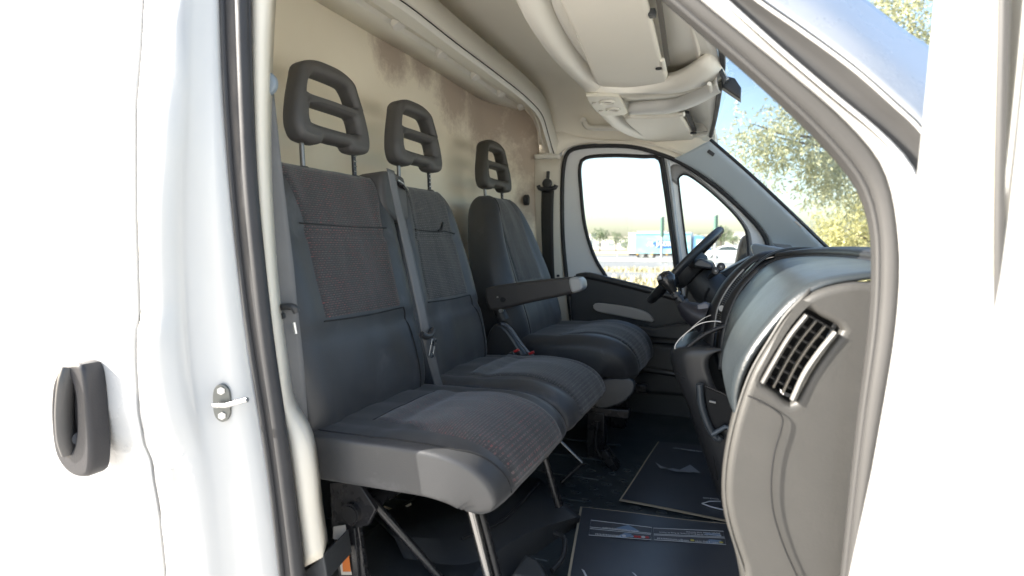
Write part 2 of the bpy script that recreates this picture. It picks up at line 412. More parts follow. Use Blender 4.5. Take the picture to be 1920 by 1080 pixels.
def car():
    c0 = at(1320, 488, Y=55); x0 = c0.x; Y0 = 55.0
    t = thing('saloon_car', (x0 + 2.2, Y0 + .9, 0), 'white saloon car driving behind the steering wheel on the highway', 'car')
    CW = mat('car_white', (.72, .75, .76), .35, coat=.5)
    lo = [(0, .35), (0, .85), (.15, .95), (1.0, 1.0), (3.2, .98), (4.2, .82), (4.45, .65), (4.45, .32)]
    prism('body', [(x0 + a, Y0, b) for a, b in lo], (0, 1.75, 0), CW, t, .06)
    up = [(.75, .98), (1.35, 1.36), (1.9, 1.44), (2.5, 1.40), (3.25, .98)]
    prism('cabin', [(x0 + a, Y0 + .12, b) for a, b in up], (0, 1.5, 0), CW, t, .05)
    wn = [(1.0, .99), (1.45, 1.30), (1.9, 1.36), (2.42, 1.33), (2.95, .99)]
    prism('side_window', [(x0 + a, Y0 + .10, b) for a, b in wn], (0, .03, 0), mat('car_glass', (.05, .07, .08), .1), t)
    for wx in (.85, 3.5):
        wl = tube('wheel', [(x0 + wx, Y0 - .02, .33), (x0 + wx, Y0 + .2, .33)], .33, RUBBER, t, 20)
        disc('rim', (x0 + wx, Y0 - .02, .33), (0, -1, 0), .22, .02, STEEL, wl, 14)
    box('tail_light', (x0 + .02, Y0 + .2, .78), (.06, .4, .14), REDP, t)
car()

# lamp posts and signs
GREENP = mat('green_post_paint', (.07, .16, .12), .5)
for (px, Yp, top, m_, lab) in ((1240, 48, 408, GREENP, 'green topped roadside post seen near the truck'), (1340, 45, 405, GREENP, 'green topped roadside post behind the steering wheel')):
    b0 = at(px, 500, Y=Yp); tp = at(px, top, Y=Yp).z
    t = thing('roadside_post', (b0.x, Yp, 0), lab, 'post', 'posts beside the highway')
    tube('post', [(b0.x, Yp, 0), (b0.x, Yp, tp)], .09, SILVER, t, 8)
    tube('green_sleeve', [(b0.x, Yp, tp - 1.5), (b0.x, Yp, tp + .02)], .16, GREENP, t, 8)
    disc('cap', (b0.x, Yp, tp + .02), (0, 0, 1), .17, .05, SILVER, t, 8)
b0 = at(1341, 500, Y=30.0)
t = thing('white_marker_post', (b0.x, 30, 0), 'slim white marker post in front of the white car', 'post')
tube('post', [(b0.x, 30, 0), (b0.x, 30, 1.25)], .06, WPAINT, t, 8); disc('cap', (b0.x, 30, 1.25), (0, 0, 1), .07, .04, SILVER, t, 8)

# far buildings
FARW = mat('far_white_wall', (.70, .68, .64), .9, var=.05, vscale=.1); FARG = mat('far_window_glass', (.25, .28, .3), .3); ROOFR = mat('far_roof', (.5, .45, .4), .9)
blds = [(1112, 1180, 446, 240, 'low white building left of the truck beyond the trees'), (1195, 1250, 434, 330, 'distant pale building above the truck roof'),
        (1300, 1335, 442, 260, 'pale building seen in the quarter window left of the wheel'), (1360, 1400, 436, 300, 'pale building seen right of the steering wheel'),
        (1050, 1108, 438, 300, 'long white building hidden partly by the window frame')]
for (pa, pb, py, Yb, lab) in blds:
    a = at(pa, py, Y=Yb); b = at(pb, py, Y=Yb); h = a.z; W = b.x - a.x
    t = thing('building', ((a.x + b.x) / 2, Yb + 6, 0), lab, 'building', 'pale buildings on the horizon')
    box('wall', ((a.x + b.x) / 2, Yb + 6, h / 2), (W, 12, h), FARW, t)
    box('roof', ((a.x + b.x) / 2, Yb + 6, h + .2), (W + .6, 12.6, .4), ROOFR, t)
    nw = max(3, int(W / 5))
    for k in range(nw):
        for l in range(max(1, int(h / 3.4))):
            box('window', (a.x + W * (k + .5) / nw, Yb - .02, 1.9 + l * 3.2), (W / nw * .5, .1, 1.3), FARG, t)

# trees
LEAFN = [0]
def leafmat(name, c1, c2, c3):
    m = bpy.data.materials.new(name); m.use_nodes = True; t = m.node_tree; b = t.nodes['Principled BSDF']; b.inputs['Roughness'].default_value = .55
    g = t.nodes.new('ShaderNodeNewGeometry'); rp = t.nodes.new('ShaderNodeValToRGB'); e = rp.color_ramp.elements
    e[0].color = (*c1, 1); e[1].color = (*c3, 1); q = e.new(.55); q.color = (*c2, 1)
    t.links.new(g.outputs['Random Per Island'], rp.inputs[0]); t.links.new(rp.outputs[0], b.inputs['Base Color'])
    out = t.nodes['Material Output']; tl = t.nodes.new('ShaderNodeBsdfTranslucent'); t.links.new(rp.outputs[0], tl.inputs[0])
    mx = t.nodes.new('ShaderNodeMixShader'); mx.inputs[0].default_value = .35
    t.links.new(b.outputs[0], mx.inputs[1]); t.links.new(tl.outputs[0], mx.inputs[2]); t.links.new(mx.outputs[0], out.inputs[0]); return m
LEAFY = leafmat('yellow_green_leaves', (.30, .31, .14), (.52, .50, .24), (.68, .63, .36))  # leaf tones paled, windscreen haze painted into them
LEAFD = leafmat('grey_green_leaves', (.20, .23, .14), (.38, .39, .23), (.54, .53, .34))  # haze of the glass put into these paler greens
BARK = mat('bark', (.12, .09, .07), .9, bump=.8, bscale=30, var=.3, vscale=6)
def leaves(name, blobs, dens, L, m, p, seed, hang=.5, clump=14):
    rnd = random.Random(seed); V = []; F = []
    for (c, r) in blobs:
        n = int(dens * r ** 2.2)
        for k in range(n):
            while True:
                d = Vector((rnd.uniform(-1, 1), rnd.uniform(-1, 1), rnd.uniform(-1, 1)))
                if d.length < 1: break
            q = c + d * r
            if noise.noise(q * 2.3 + Vector((seed, 0, 0))) < -.08: continue
            ax = (d * .6 + Vector((rnd.gauss(0, .5), rnd.gauss(0, .5), -hang + rnd.gauss(0, .4)))).normalized()
            for j in range(clump):
                o_ = q + ax * (j * L * .32) + Vector((rnd.gauss(0, 1), rnd.gauss(0, 1), rnd.gauss(0, 1))) * L * .28
                dr = (ax + Vector((rnd.gauss(0, .8), rnd.gauss(0, .8), rnd.gauss(0, .8)))).normalized()
                sd_ = dr.cross(Vector((rnd.gauss(0, 1), rnd.gauss(0, 1), rnd.gauss(0, 1)))).normalized()
                l = L * rnd.uniform(.7, 1.25); wd = l * .16; i = len(V)
                V += [o_, o_ + dr * l * .5 + sd_ * wd, o_ + dr * l, o_ + dr * l * .5 - sd_ * wd]; F.append((i, i + 1, i + 2, i + 3))
    return mk(name, V, F, m, p, False)
def limb(p, a, b, r0, r1, seed):
    rnd = random.Random(seed); a = Vector(a); b = Vector(b); n = 9; P = []
    for i in range(n):
        t_ = i / (n - 1); q = a.lerp(b, t_); q += Vector((rnd.gauss(0, 1), rnd.gauss(0, 1), rnd.gauss(0, .6))) * (a - b).length * .025 * math.sin(t_ * 3.14)
        P.append(q)
    R = [r0 + (r1 - r0) * i / (n - 1) for i in range(n)]
    return tube('limb', P, R, BARK, p, 7)
def B(px, py, D, rpx): c = at(px, py, D=D); return (c, rpx / FPX * D)
# hanging sparse tree
tA = at(1790, 520, D=8.5); tA.z = 0
tr = thing('tree', tA, 'sparse grey green tree with hanging sprays above the windscreen', 'tree', 'trees beyond the windscreen')
blA = [B(1405, 222, 8, 24), B(1440, 250, 8, 42), B(1490, 262, 8, 50), B(1535, 262, 8, 54), B(1580, 300, 8.3, 54), B(1460, 300, 8.1, 26), B(1540, 325, 8.2, 40), B(1610, 350, 8.4, 48),
       B(1385, 268, 8, 20), B(1500, 215, 8.3, 28), B(1600, 235, 8.5, 60), B(1660, 180, 8.8, 70), B(1680, 290, 8.8, 70), B(1730, 120, 9, 70), B(1760, 230, 9, 70), B(1690, 20, 9, 46), B(1760, 40, 9.2, 60), B(1740, -40, 9.2, 60), B(1650, 0, 9, 26)]
tube('trunk', [tA, tA + Vector((0, 0, 1.2)), tA + Vector((-.1, 0.05, 2.4))], [.17, .14, .10], BARK, tr, 10, )
top = tA + Vector((-.1, .05, 2.38))
for i, (px, py, D) in enumerate(((1450, 255, 8), (1560, 300, 8.3), (1650, 200, 8.7), (1700, 20, 9), (1740, 120, 9), (1600, 350, 8.4), (1420, 235, 8))):
    limb(tr, top, at(px, py, D=D), .06, .008, i)
leaves('crown', blA, 1250, .072, LEAFD, tr, 5, hang=.5)
# dense tree
tB = at(1680, 520, D=11); tB.z = 0
tr = thing('tree', tB, 'dense yellow green tree low at the windscreen corner', 'tree', 'trees beyond the windscreen')
blB = [B(1585, 425, 11, 46), B(1560, 465, 11, 44), B(1620, 440, 11.2, 60), B(1610, 400, 11, 44), B(1540, 440, 11, 24), B(1600, 490, 11, 60), B(1680, 430, 11.4, 80), B(1700, 500, 11.5, 90), B(1570, 520, 11, 60), B(1650, 370, 11.2, 50), B(1760, 420, 11.5, 90)]
tube('trunk', [tB, tB + Vector((0, 0, .7)), tB + Vector((0, 0, 1.4))], [.2, .16, .1], BARK, tr, 10)
for i, (px, py, D) in enumerate(((1590, 430, 11), (1650, 400, 11.2), (1720, 450, 11.4), (1600, 480, 11))):
    limb(tr, tB + Vector((0, 0, 1.2)), at(px, py, D=D), .06, .01, 20 + i)
leaves('crown', blB, 620, .085, LEAFY, tr, 9, hang=.2)
# far trees left of the truck
LEAFF = leafmat('far_tree_leaves', (.10, .15, .08), (.15, .20, .11), (.22, .26, .15))
for i, (px, py, r, lab) in enumerate(((1125, 440, 11, 'hazy round tree low in the driver window, left one'), (1155, 446, 9, 'small hazy tree between the round tree and the truck'), (1182, 455, 12, 'brownish bush close behind the truck tail'),
                                      (1375, 446, 9, 'hazy tree seen right of the steering wheel rim'), (1352, 438, 14, 'bare looking hazy tree above the steering wheel'), (1312, 448, 9, 'hazy bush over the truck cab'))):
    D = 150 + 12 * i; c = at(px, py, D=D); R = r / FPX * D
    t = thing('far_tree', (c.x, c.y, 0), lab, 'tree', 'hazy trees along the horizon')
    tube('trunk', [(c.x, c.y, 0), (c.x, c.y, max(.5, c.z))], .18, BARK, t, 6)
    leaves('crown', [(c, R), (c + Vector((R * .7, 0, -R * .3)), R * .7), (c + Vector((-R * .7, 0, -R * .35)), R * .65)], 60, .5, LEAFF, t, 30 + i, hang=0, clump=5)
# ================================================================== VAN SHELL
van = thing('van_body', (.6, 1.0, 0), 'white cargo van body round the open cab doorway', 'van')
def T(pts, Y): return [at(a, b, Y=Y) for a, b in pts]
def TX(pts, X): return [at(a, b, X=X) for a, b in pts]
def TZ(pts, Z): return [at(a, b, Z=Z) for a, b in pts]

def bodyY(z):
    k = [(.5, .03), (.80, .028), (.90, .022), (1.00, .012), (1.06, -.004), (1.11, -.010), (1.20, -.011), (1.245, -.009), (1.28, .0), (1.45, .002), (1.6, .008), (1.8, .028), (2.0, .07), (2.2, .14)]
    for (a, p), (b, q) in zip(k, k[1:]):
        if a <= z <= b:
            t = (z - a) / (b - a); t = t * t * (3 - 2 * t); return p + (q - p) * t
    return k[0][1] if z < k[0][0] else k[-1][1]
ZS = [.5, .7, .8, .85] + [.88 + .015 * i for i in range(32)] + [1.38, 1.45, 1.55, 1.65, 1.75, 1.85, 1.95, 2.05, 2.15]
def bodysheet(name, x0, x1, p, nx=8, th=.02):
    V = []; F = []
    for z in ZS:
        for i in range(nx): 
            x = x0 + (x1 - x0) * i / (nx - 1); e = min(abs(x - x0), abs(x - x1))
            V.append((x, bodyY(z), z))
    for a in range(len(ZS) - 1):
        for i in range(nx - 1): F.append((a * nx + i, a * nx + i + 1, (a + 1) * nx + i + 1, (a + 1) * nx + i))
    o = mk(name, V, F, WHITE, p); solid(o, th, -1); b = bev(o, .002, 3, 50); return o
# sliding door
sl = thing('sliding_door', (-.6, .02, .5), 'white sliding side door with black recessed handle', 'van door')
bodysheet('door_skin', -1.5, .0525, sl, 26)
hO = at(150, 785, Y=-.040)
def hl(pts): return [((at(a, b, Y=-.040) - hO).x, (at(a, b, Y=-.040) - hO).z) for a, b in pts]
hout = hl([(112, 702), (126, 683), (146, 679), (160, 684), (168, 712), (174, 780), (178, 845), (174, 886), (160, 893), (140, 888), (120, 868), (108, 838), (102, 780), (104, 727)])
hin = hl([(122, 706), (136, 706), (147, 738), (150, 795), (145, 836), (132, 846), (117, 815), (113, 755)])
HB = mat('handle_plastic', (.030, .029, .032), .45, bump=.4, bscale=300, var=.1)
h = plate('handle', (hO.x, -.028, hO.z), (1, 0, 0), (0, 0, 1), hout, [hin], .040, .008, HB, sl)
plate('handle_recess', (hO.x, -.011, hO.z), (1, 0, 0), (0, 0, 1), hl([(116, 690), (160, 695), (168, 800), (162, 870), (130, 875), (108, 770)]), [], .006, .002, mat('recess_plastic', (.03, .03, .033), .6), h)
gp = [at(a, b, Y=y) for a, b, y in ((132, 690, -.042), (124, 720, -.050), (120, 770, -.052), (123, 820, -.050), (132, 848, -.042))]
tube('grip', gp, .0095, mat('worn_grip', (.075, .072, .07), .4, var=.15, vscale=30), h, 10, 16, flat=1.6)
lk = tube('lock', [at(150, 822, Y=-.02), at(150, 822, Y=-.04)], .012, HB, h, 12)
# dark strip behind the shut line, standing in for the shade of the gap
loft('shut_gap_shade', [[Vector((x, bodyY(z) + .006, z)) for z in ZS] for x in (.049, .064)], DARK, van, n=60)
bodysheet('pillar_outer_skin', .0600, .108, van, 5)
# jamb
def jrow(pts, Y): return [at(a, b, Y=Y if not callable(Y) else Y(b)) for a, b in pts]
j0 = [Vector((.1075, bodyY(z), z)) for z in [.55 + .05 * i for i in range(32)]]
def yz(Y): return Y
jA = T([(352, -120), (345, 150), (338, 430), (352, 680), (385, 900), (410, 1180)], .030)[::-1]
jA2 = T([(362, -120), (355, 150), (349, 430), (363, 680), (397, 900), (424, 1180)], .040)[::-1]
jB = T([(398, -120), (399, 150), (408, 430), (430, 680), (460, 900), (498, 1180)], .044)[::-1]
jC = T([(412, -120), (420, 160), (443, 430), (472, 680), (507, 900), (540, 1180)], .058)[::-1]
loft('door_jamb', [j0, jA, jA2, jB, jC], WHITEG, van, n=60, th=.004, angle=None)
# rubber seal, three lips
sL = T([(414, -120), (418, 0), (424, 160), (436, 340), (452, 500), (470, 640), (492, 780), (512, 920), (530, 1080), (540, 1180)], .056)[::-1]
sM = T([(440, -120), (443, 0), (449, 160), (459, 340), (475, 500), (492, 640), (513, 780), (532, 920), (550, 1080), (560, 1180)], .060)[::-1]
sR = T([(466, -120), (470, 0), (474, 160), (482, 340), (496, 500), (511, 640), (530, 780), (549, 920), (568, 1060), (580, 1180)], .068)[::-1]
sl_ = tube('door_seal', sL, .006, RUBBER, van, 8, 50); tube('seal_lip', [a.lerp(b, .45) for a, b in zip(cr(sM, 50), cr(sR, 50))], .0125, RUBBER, sl_, 12)
loft('seal_base', [[v + Vector((0, .004, 0)) for v in sL], [v + Vector((0, .004, 0)) for v in sM], [v + Vector((0, .002, 0)) for v in sR]], RUBBER, van, n=40, th=.006)
# cream inner trim of the near B pillar
tL = T([(466, -120), (470, 0), (474, 160), (482, 340), (498, 520), (514, 660), (533, 780), (552, 920), (572, 1062)], .078)[::-1]
tR = T([(506, -120), (499, 0), (494, 120), (494, 300), (508, 520), (528, 690), (540, 765), (572, 825), (586, 900), (592, 960), (604, 1044)], .088)[::-1]
tR2 = [v + Vector((-.03, .05, 0)) for v in tR]
loft('pillar_trim', [tL, tR, tR2], CREAM, van, n=60, th=.003)
prism('sill_trim', [at(553, 1086, Y=.09), at(585, 1062, Y=.09), at(606, 1040, Y=.09), at(614, 1090, Y=.09)], (-.02, .1, 0), BPLAST, van, .003)
# striker
stO = at(417, 755, Y=.034)
st = thing('door_striker', stO, 'zinc door striker bolted to the white door jamb', 'latch')
plate('plate', stO, (.93, .30, 0), (0, 0, 1), [(-.016, 0), (-.013, .024), (0, .034), (.013, .024), (.016, 0), (.013, -.024), (0, -.034), (-.013, -.024)], [], .006, .0015, mat('zinc_plate', (.16, .165, .155), .4, metal=.6), st)
nrm = Vector((.5, -.86, 0))
for dz in (.022, -.022): disc('bolt', stO + nrm * .003 + Vector((0, 0, dz)), nrm, .007, .003, STEEL, st, 6)
tube('striker_bar', [at(402, 760, Y=.020), at(425, 760, Y=.016), at(464, 749, Y=.022)], .0046, STEEL, st, 8)

# front edge of the doorway (A pillar near camera)
r0 = T([(1020, -215), (1140, -100), (1248, 0), (1330, 72), (1410, 142), (1500, 225), (1565, 292), (1610, 352), (1634, 420), (1640, 500), (1634, 620), (1612, 800), (1582, 1080), (1570, 1200)], .10)
r05 = T([(1040, -215), (1160, -100), (1268, -6), (1350, 62), (1430, 130), (1518, 208), (1582, 274), (1628, 336), (1650, 410), (1655, 500), (1648, 620), (1622, 800), (1588, 1080), (1575, 1200)], .075)
r1 = T([(1080, -215), (1200, -100), (1312, 0), (1400, 72), (1490, 145), (1575, 218), (1640, 290), (1668, 350), (1682, 430), (1686, 520), (1674, 650), (1640, 850), (1600, 1080), (1590, 1200)], .068)
r15 = [v + Vector((.004, -.014, 0)) for v in r1]
r2 = T([(1100, -230), (1240, -110), (1352, -5), (1450, 85), (1560, 180), (1640, 245), (1700, 305), (1730, 370), (1745, 450), (1745, 540), (1735, 680), (1700, 860), (1650, 1080), (1640, 1200)], .028)
loft('doorway_seal', [[v + Vector((-.002, .012, 0)) for v in r0], r0, r05, r1], SEALG, van, n=60, rn=10, th=.004)
tube('seal_lip', [v.lerp(w_, .5) + Vector((0, -.004, 0)) for v, w_ in zip(cr(r0, 60), cr(r05, 60))], .005, SEALG, van, 8)
loft('doorway_flange', [r1, r15, r2], WHITE, van, n=60, rn=9, th=.004)
r3 = T([(1200, -170), (1320, -80), (1425, 0), (1500, 52), (1600, 125), (1680, 195), (1732, 245), (1790, 330), (1810, 450)], .018)
r2b = [v + Vector((0, .004, 0)) for v in T([(1100, -230), (1240, -110), (1352, -5), (1450, 85), (1560, 180), (1640, 245), (1700, 305), (1740, 360), (1760, 450)], .028)]
g_ = loft('rain_gutter', [r2b, [a.lerp(b, .5) + Vector((0, .012, 0)) for a, b in zip(cr(r2b, 40), cr(r3, 40))], r3], SEALG, van, n=40, rn=7, th=.003)
r4 = T([(1380, -170), (1500, -85), (1618, -5), (1700, 58), (1754, 94), (1830, 160), (1900, 260)], .21)
loft('pillar_outer', [r3, [a.lerp(b, .35) + Vector((0, -.014, 0)) for a, b in zip(cr(r3, 40), cr(r4, 40))], [a.lerp(b, .75) + Vector((0, -.006, 0)) for a, b in zip(cr(r3, 40), cr(r4, 40))], r4], WHITE, van, n=50, rn=12, th=.004)

# bulkhead
def bulkm():
    m = mat('cream_bulkhead_board', (.62, .565, .45), .7, bump=.25, bscale=60); t = m.node_tree; b = t.nodes['Principled BSDF']
    tc = t.nodes.new('ShaderNodeTexCoord')
    def nz(sc, det=8, rough=.65, st=None):
        n = t.nodes.new('ShaderNodeTexNoise'); n.inputs['Scale'].default_value = sc; n.inputs['Detail'].default_value = det; n.inputs['Roughness'].default_value = rough
        if st:
            mp = t.nodes.new('ShaderNodeMapping'); mp.inputs['Scale'].default_value = st; t.links.new(tc.outputs['Object'], mp.inputs[0]); t.links.new(mp.outputs[0], n.inputs['Vector'])
        else: t.links.new(tc.outputs['Object'], n.inputs['Vector'])
        return n
    acc = None
    for (px, py, X, r) in ((745, 85, .02, .16), (800, 110, .02, .13), (860, 165, .02, .22), (915, 205, .03, .27), (960, 235, .05, .26), (985, 300, .1, .22), (995, 380, .13, .16)):
        c = at(px, py, X=X)
        d = t.nodes.new('ShaderNodeVectorMath'); d.operation = 'DISTANCE'; d.inputs[1].default_value = c; t.links.new(tc.outputs['Object'], d.inputs[0])
        r_ = t.nodes.new('ShaderNodeMapRange'); r_.inputs[1].default_value = 0; r_.inputs[2].default_value = r; r_.inputs[3].default_value = 1; r_.inputs[4].default_value = 0
        t.links.new(d.outputs['Value'], r_.inputs[0])
        if acc is None: acc = r_.outputs[0]
        else:
            mx = t.nodes.new('ShaderNodeMath'); mx.operation = 'MAXIMUM'; t.links.new(acc, mx.inputs[0]); t.links.new(r_.outputs[0], mx.inputs[1]); acc = mx.outputs[0]
    n1 = nz(24, 12, .78); n2 = nz(5, 6, .6, (1, 1, 1))
    ad = t.nodes.new('ShaderNodeMath'); ad.operation = 'ADD'; t.links.new(acc, ad.inputs[0]); t.links.new(n1.outputs['Fac'], ad.inputs[1])
    mr = t.nodes.new('ShaderNodeMapRange'); mr.inputs[1].default_value = .66; mr.inputs[2].default_value = 1.10; t.links.new(ad.outputs[0], mr.inputs[0])
    m1 = t.nodes.new('ShaderNodeMix'); m1.data_type = 'RGBA'; m1.inputs[6].default_value = (.78, .71, .56, 1); m1.inputs[7].default_value = (.85, .79, .66, 1)
    t.links.new(n2.outputs['Fac'], m1.inputs[0])
    m2 = t.nodes.new('ShaderNodeMix'); m2.data_type = 'RGBA'; m2.inputs[7].default_value = (.30, .215, .165, 1)
    sc = t.nodes.new('ShaderNodeMath'); sc.operation = 'MULTIPLY'; sc.inputs[1].default_value = .70; t.links.new(mr.outputs[0], sc.inputs[0])
    t.links.new(sc.outputs[0], m2.inputs[0]); t.links.new(m1.outputs[2], m2.inputs[6]); t.links.new(m2.outputs[2], b.inputs['Base Color'])
    return m
BULK = bulkm()
V = []; F = []; ny, nz_ = 60, 34
for k in range(nz_):
    z = .55 + (2.16 - .55) * k / (nz_ - 1)
    for i in range(ny):
        y = .10 + 1.78 * i / (ny - 1)
        x = .0
        if y > 1.55: q = (y - 1.55) / .30; x += .165 * min(1, q) ** 2
        if y < .32: q = (.32 - y) / .22; x += .10 * q * q
        x += .004 * math.sin(y * 9 + z * 2) * max(0, 1 - abs(z - 1.3))
        V.append((x, y, z))
for k in range(nz_ - 1):
    for i in range(ny - 1): F.append((k * ny + i, (k + 1) * ny + i, (k + 1) * ny + i + 1, k * ny + i + 1))
o = mk('bulkhead', V, F, BULK, van); solid(o, .012, 1); o['label'] = 'cream bulkhead board with brown stains'
gc = at(988, 375, X=.135)
gm = tube('bulkhead_plug', [gc + Vector((-.01, 0, 0)), gc + Vector((.006, 0, 0))], .024, RUBBER, van, 18); disc('plug_centre', gc + Vector((.006, 0, 0)), (1, 0, 0), .013, .003, BPLAST, gm, 14)

# headliner: sections across the cab
def lsec(X, top, side=1.86, yn=.11, yf=1.88, drop=0):
    return [Vector((X, yn, side)), Vector((X, yn + .04, side + (top - side) * .55)), Vector((X, yn + .16, top - .02)), Vector((X, yn + .35, top)), Vector((X, 1.0, top + .012)),
            Vector((X, yf - .38, top)), Vector((X, yf - .18, top - .03)), Vector((X, yf - .05, side + (top - side) * .5)), Vector((X, yf, side))]
loft('headliner', [lsec(.0, 2.13), lsec(.2, 2.125), lsec(.4, 2.11), lsec(.6, 2.08, 1.85), lsec(.78, 2.02, 1.845), lsec(.88, 1.94, 1.84), lsec(.935, 1.885, 1.82, .12, 1.84)], LINING, van, n=60, rn=24, th=.01, offset=1)
# side fill of the headliner over the far door to the A pillar top
loft('headliner_side', [T([(1035, 300), (1062, 278), (1100, 268), (1180, 268), (1240, 277), (1285, 296), (1330, 322)], 1.86), [Vector((v.x, 1.855, 1.93 - .03 * i)) for i, v in enumerate(T([(1035, 240), (1062, 240), (1100, 235), (1180, 235), (1240, 235), (1285, 235), (1325, 262)], 1.855))]], LINING, van, n=30, th=.008)
loft('far_cant_rail', [[Vector((x, 1.935, z)) for x in (-.2, .3, .6, .84)] for z in (1.815, 1.87, 1.95, 2.1)], LINING, van, n=12, th=.01)
prism('headliner_corner', T([(1120, 255), (1240, 252), (1345, 252), (1350, 345), (1330, 336), (1282, 304), (1237, 286), (1190, 274), (1120, 271)], 1.868), (0, .008, 0), LINING, van)
loft('roof', [[Vector((x, y, z)) for x in (-1.5, -.5, .3, .7, .87)] for y, z in ((.07, 1.99), (.12, 2.14), (.3, 2.24), (1.0, 2.27), (1.7, 2.24), (1.88, 2.14), (1.95, 1.99))], WHITE, van, n=12, rn=30, th=.01)
# rear cross member with clips
SEAM0 = mat('joint_shadow', (.03, .028, .025), .8)
bl = TX([(470, -120), (560, -62), (660, 0), (745, 55), (820, 102), (900, 156), (950, 190), (972, 205), (984, 218), (991, 240), (1003, 296)], .10)
bl[-1] = at(1004, 297, X=.15); bl[-2] = at(997, 262, X=.12)
bm = TX([(520, -120), (612, -58), (712, 8), (800, 70), (880, 125), (950, 172), (992, 200), (1008, 225), (1016, 258), (1024, 296)], .19)
bm[-1] = at(1028, 297, X=.20)
bu = TX([(560, -120), (660, -55), (760, 8), (850, 78), (930, 138), (985, 182), (1014, 214), (1026, 250), (1036, 285), (1043, 297)], .245)
bu[-1] = at(1044, 300, X=.25); bu2 = [v + Vector((.02, .005, .06)) for v in bu]
blo = [v + Vector((-.10, .0, .005)) for v in bl]
cmm = mat('cross_member_plastic', (.76, .74, .67), .45, bump=.2, bscale=350, var=.04)
cm = loft('cross_member', [blo, [v + Vector((-.006, 0, -.002)) for v in bl], bl, [v + Vector((.010, 0, .010)) for v in bl], [v + Vector((-.006, 0, -.002)) for v in bm], bm, [v + Vector((.004, 0, -.008)) for v in bm], [v + Vector((-.010, 0, -.012)) for v in bu], bu, bu2], cmm, van, n=70, th=.002, angle=25)
tube('member_joint', [v + Vector((.004, 0, -.001)) for v in bu], .0018, SEAM0, van, 6, 70)
mline = [(a * .5 + b * .5) for a, b in zip(cr([v + Vector((.010, 0, .010)) for v in bl], 300), cr([v + Vector((-.006, 0, -.002)) for v in bm], 300))]
def pxof(v):
    d = ROT.transposed() @ (v - CAM); return 960 + FPX * d.x / -d.z
for (px, py) in ((745, 40), (828, 95), (891, 140), (940, 175), (978, 203)):
    c = min(mline, key=lambda v: abs(pxof(v) - px))
    nn = Vector((.45, 0, -.9))
    disc('trim_clip', c - nn * .002, nn, .021, .017, mat('clip_plastic', (.72, .70, .65), .35), cm, 14, .003)

# far B pillar
pp = [T([(1003, 296), (1003, 360), (1006, 440), (1010, 520), (1012, 640), (1010, 760)], 1.84), T([(1016, 298), (1018, 360), (1020, 440), (1024, 520), (1030, 640), (1032, 760)], 1.855),
      T([(1046, 298), (1047, 360), (1048, 440), (1050, 520), (1060, 600), (1068, 760)], 1.865), T([(1056, 290), (1054, 360), (1055, 440), (1060, 520), (1071, 600), (1085, 760)], 1.875)]
loft('far_pillar_trim', pp, CREAM, van, n=30, th=.004)
ph = at(1026, 330, Y=1.852); box('slot_plate', ph, (.028, .006, .045), SHELF, van, bevel=.002)
loft('pillar_step', [T([(1003, 290), (1025, 288), (1050, 290)], 1.83), T([(1003, 299), (1025, 297), (1050, 298)], 1.83)], cmm, van, n=8, th=.01)
# far doorway seal
fs = T([(1085, 700), (1071, 600), (1062, 520), (1055, 440), (1054, 360), (1057, 310), (1066, 285), (1090, 276), (1140, 273), (1190, 276), (1235, 288), (1280, 307), (1340, 348), (1390, 392), (1425, 430), (1440, 462), (1445, 520)], 1.872)
tube('far_door_seal', fs, .0095, RUBBER, van, 8, 90)
# far A pillar trim
a1 = T([(1262, 298), (1300, 318), (1345, 348), (1390, 389), (1427, 428), (1443, 458), (1452, 520)], 1.868)
a2 = T([(1285, 288), (1330, 316), (1380, 356), (1430, 402), (1468, 442), (1490, 470), (1515, 525)], 1.835)
a3 = T([(1326, 266), (1395, 326), (1470, 396), (1530, 454), (1572, 496), (1600, 525)], 1.785)
a4 = [v + Vector((.02, .01, .0)) for v in a3]
ap = loft('far_pillar_cover', [a1, a2, a3, a4], PILLAR, van, n=40, rn=14, th=.004)
tube('windscreen_edge_seal', [v + Vector((.012, 0, .008)) for v in a3], .0065, RUBBER, van, 8, 40)
gr = prism('speaker_grille', T([(1449, 456), (1482, 459), (1500, 477), (1468, 474)], 1.825), (0, .02, 0), mat('grille', (.22, .23, .24), .6, bump=.9, bscale=700), ap, .002)
sc_ = at(1333, 287, Y=1.80); box('trim_clip', sc_, (.03, .02, .014), BPLAST2, ap, (0, 38, 0), .003)
box('pillar_badge', at(1497, 420, Y=1.79), (.035, .012, .010), LABELW, ap, (0, 45, 0), .002)
# windscreen
def wedge(Y, dx=0, dz=0): return [Vector((x + dx * k, Y, z + dz * k)) for (x, z), k in zip(((.90, 1.845), (1.02, 1.73), (1.14, 1.60), (1.27, 1.46), (1.40, 1.325), (1.50, 1.23)), (1, 1, 1, 1, 1, 1))]
loft('windscreen', [wedge(.13), wedge(.5, .05, .04), wedge(.95, .07, .055), wedge(1.4, .05, .04), wedge(1.80)], WGLASS, van, n=20, rn=24)
hd = [Vector((.915, 1.79, 1.835)), Vector((.935, 1.62, 1.855)), Vector((.962, 1.3, 1.872)), Vector((.985, .92, 1.888)), Vector((.962, .5, 1.872)), Vector((.915, .13, 1.835))]
tube('windscreen_top_seal', hd, .008, RUBBER, van, 8, 40)
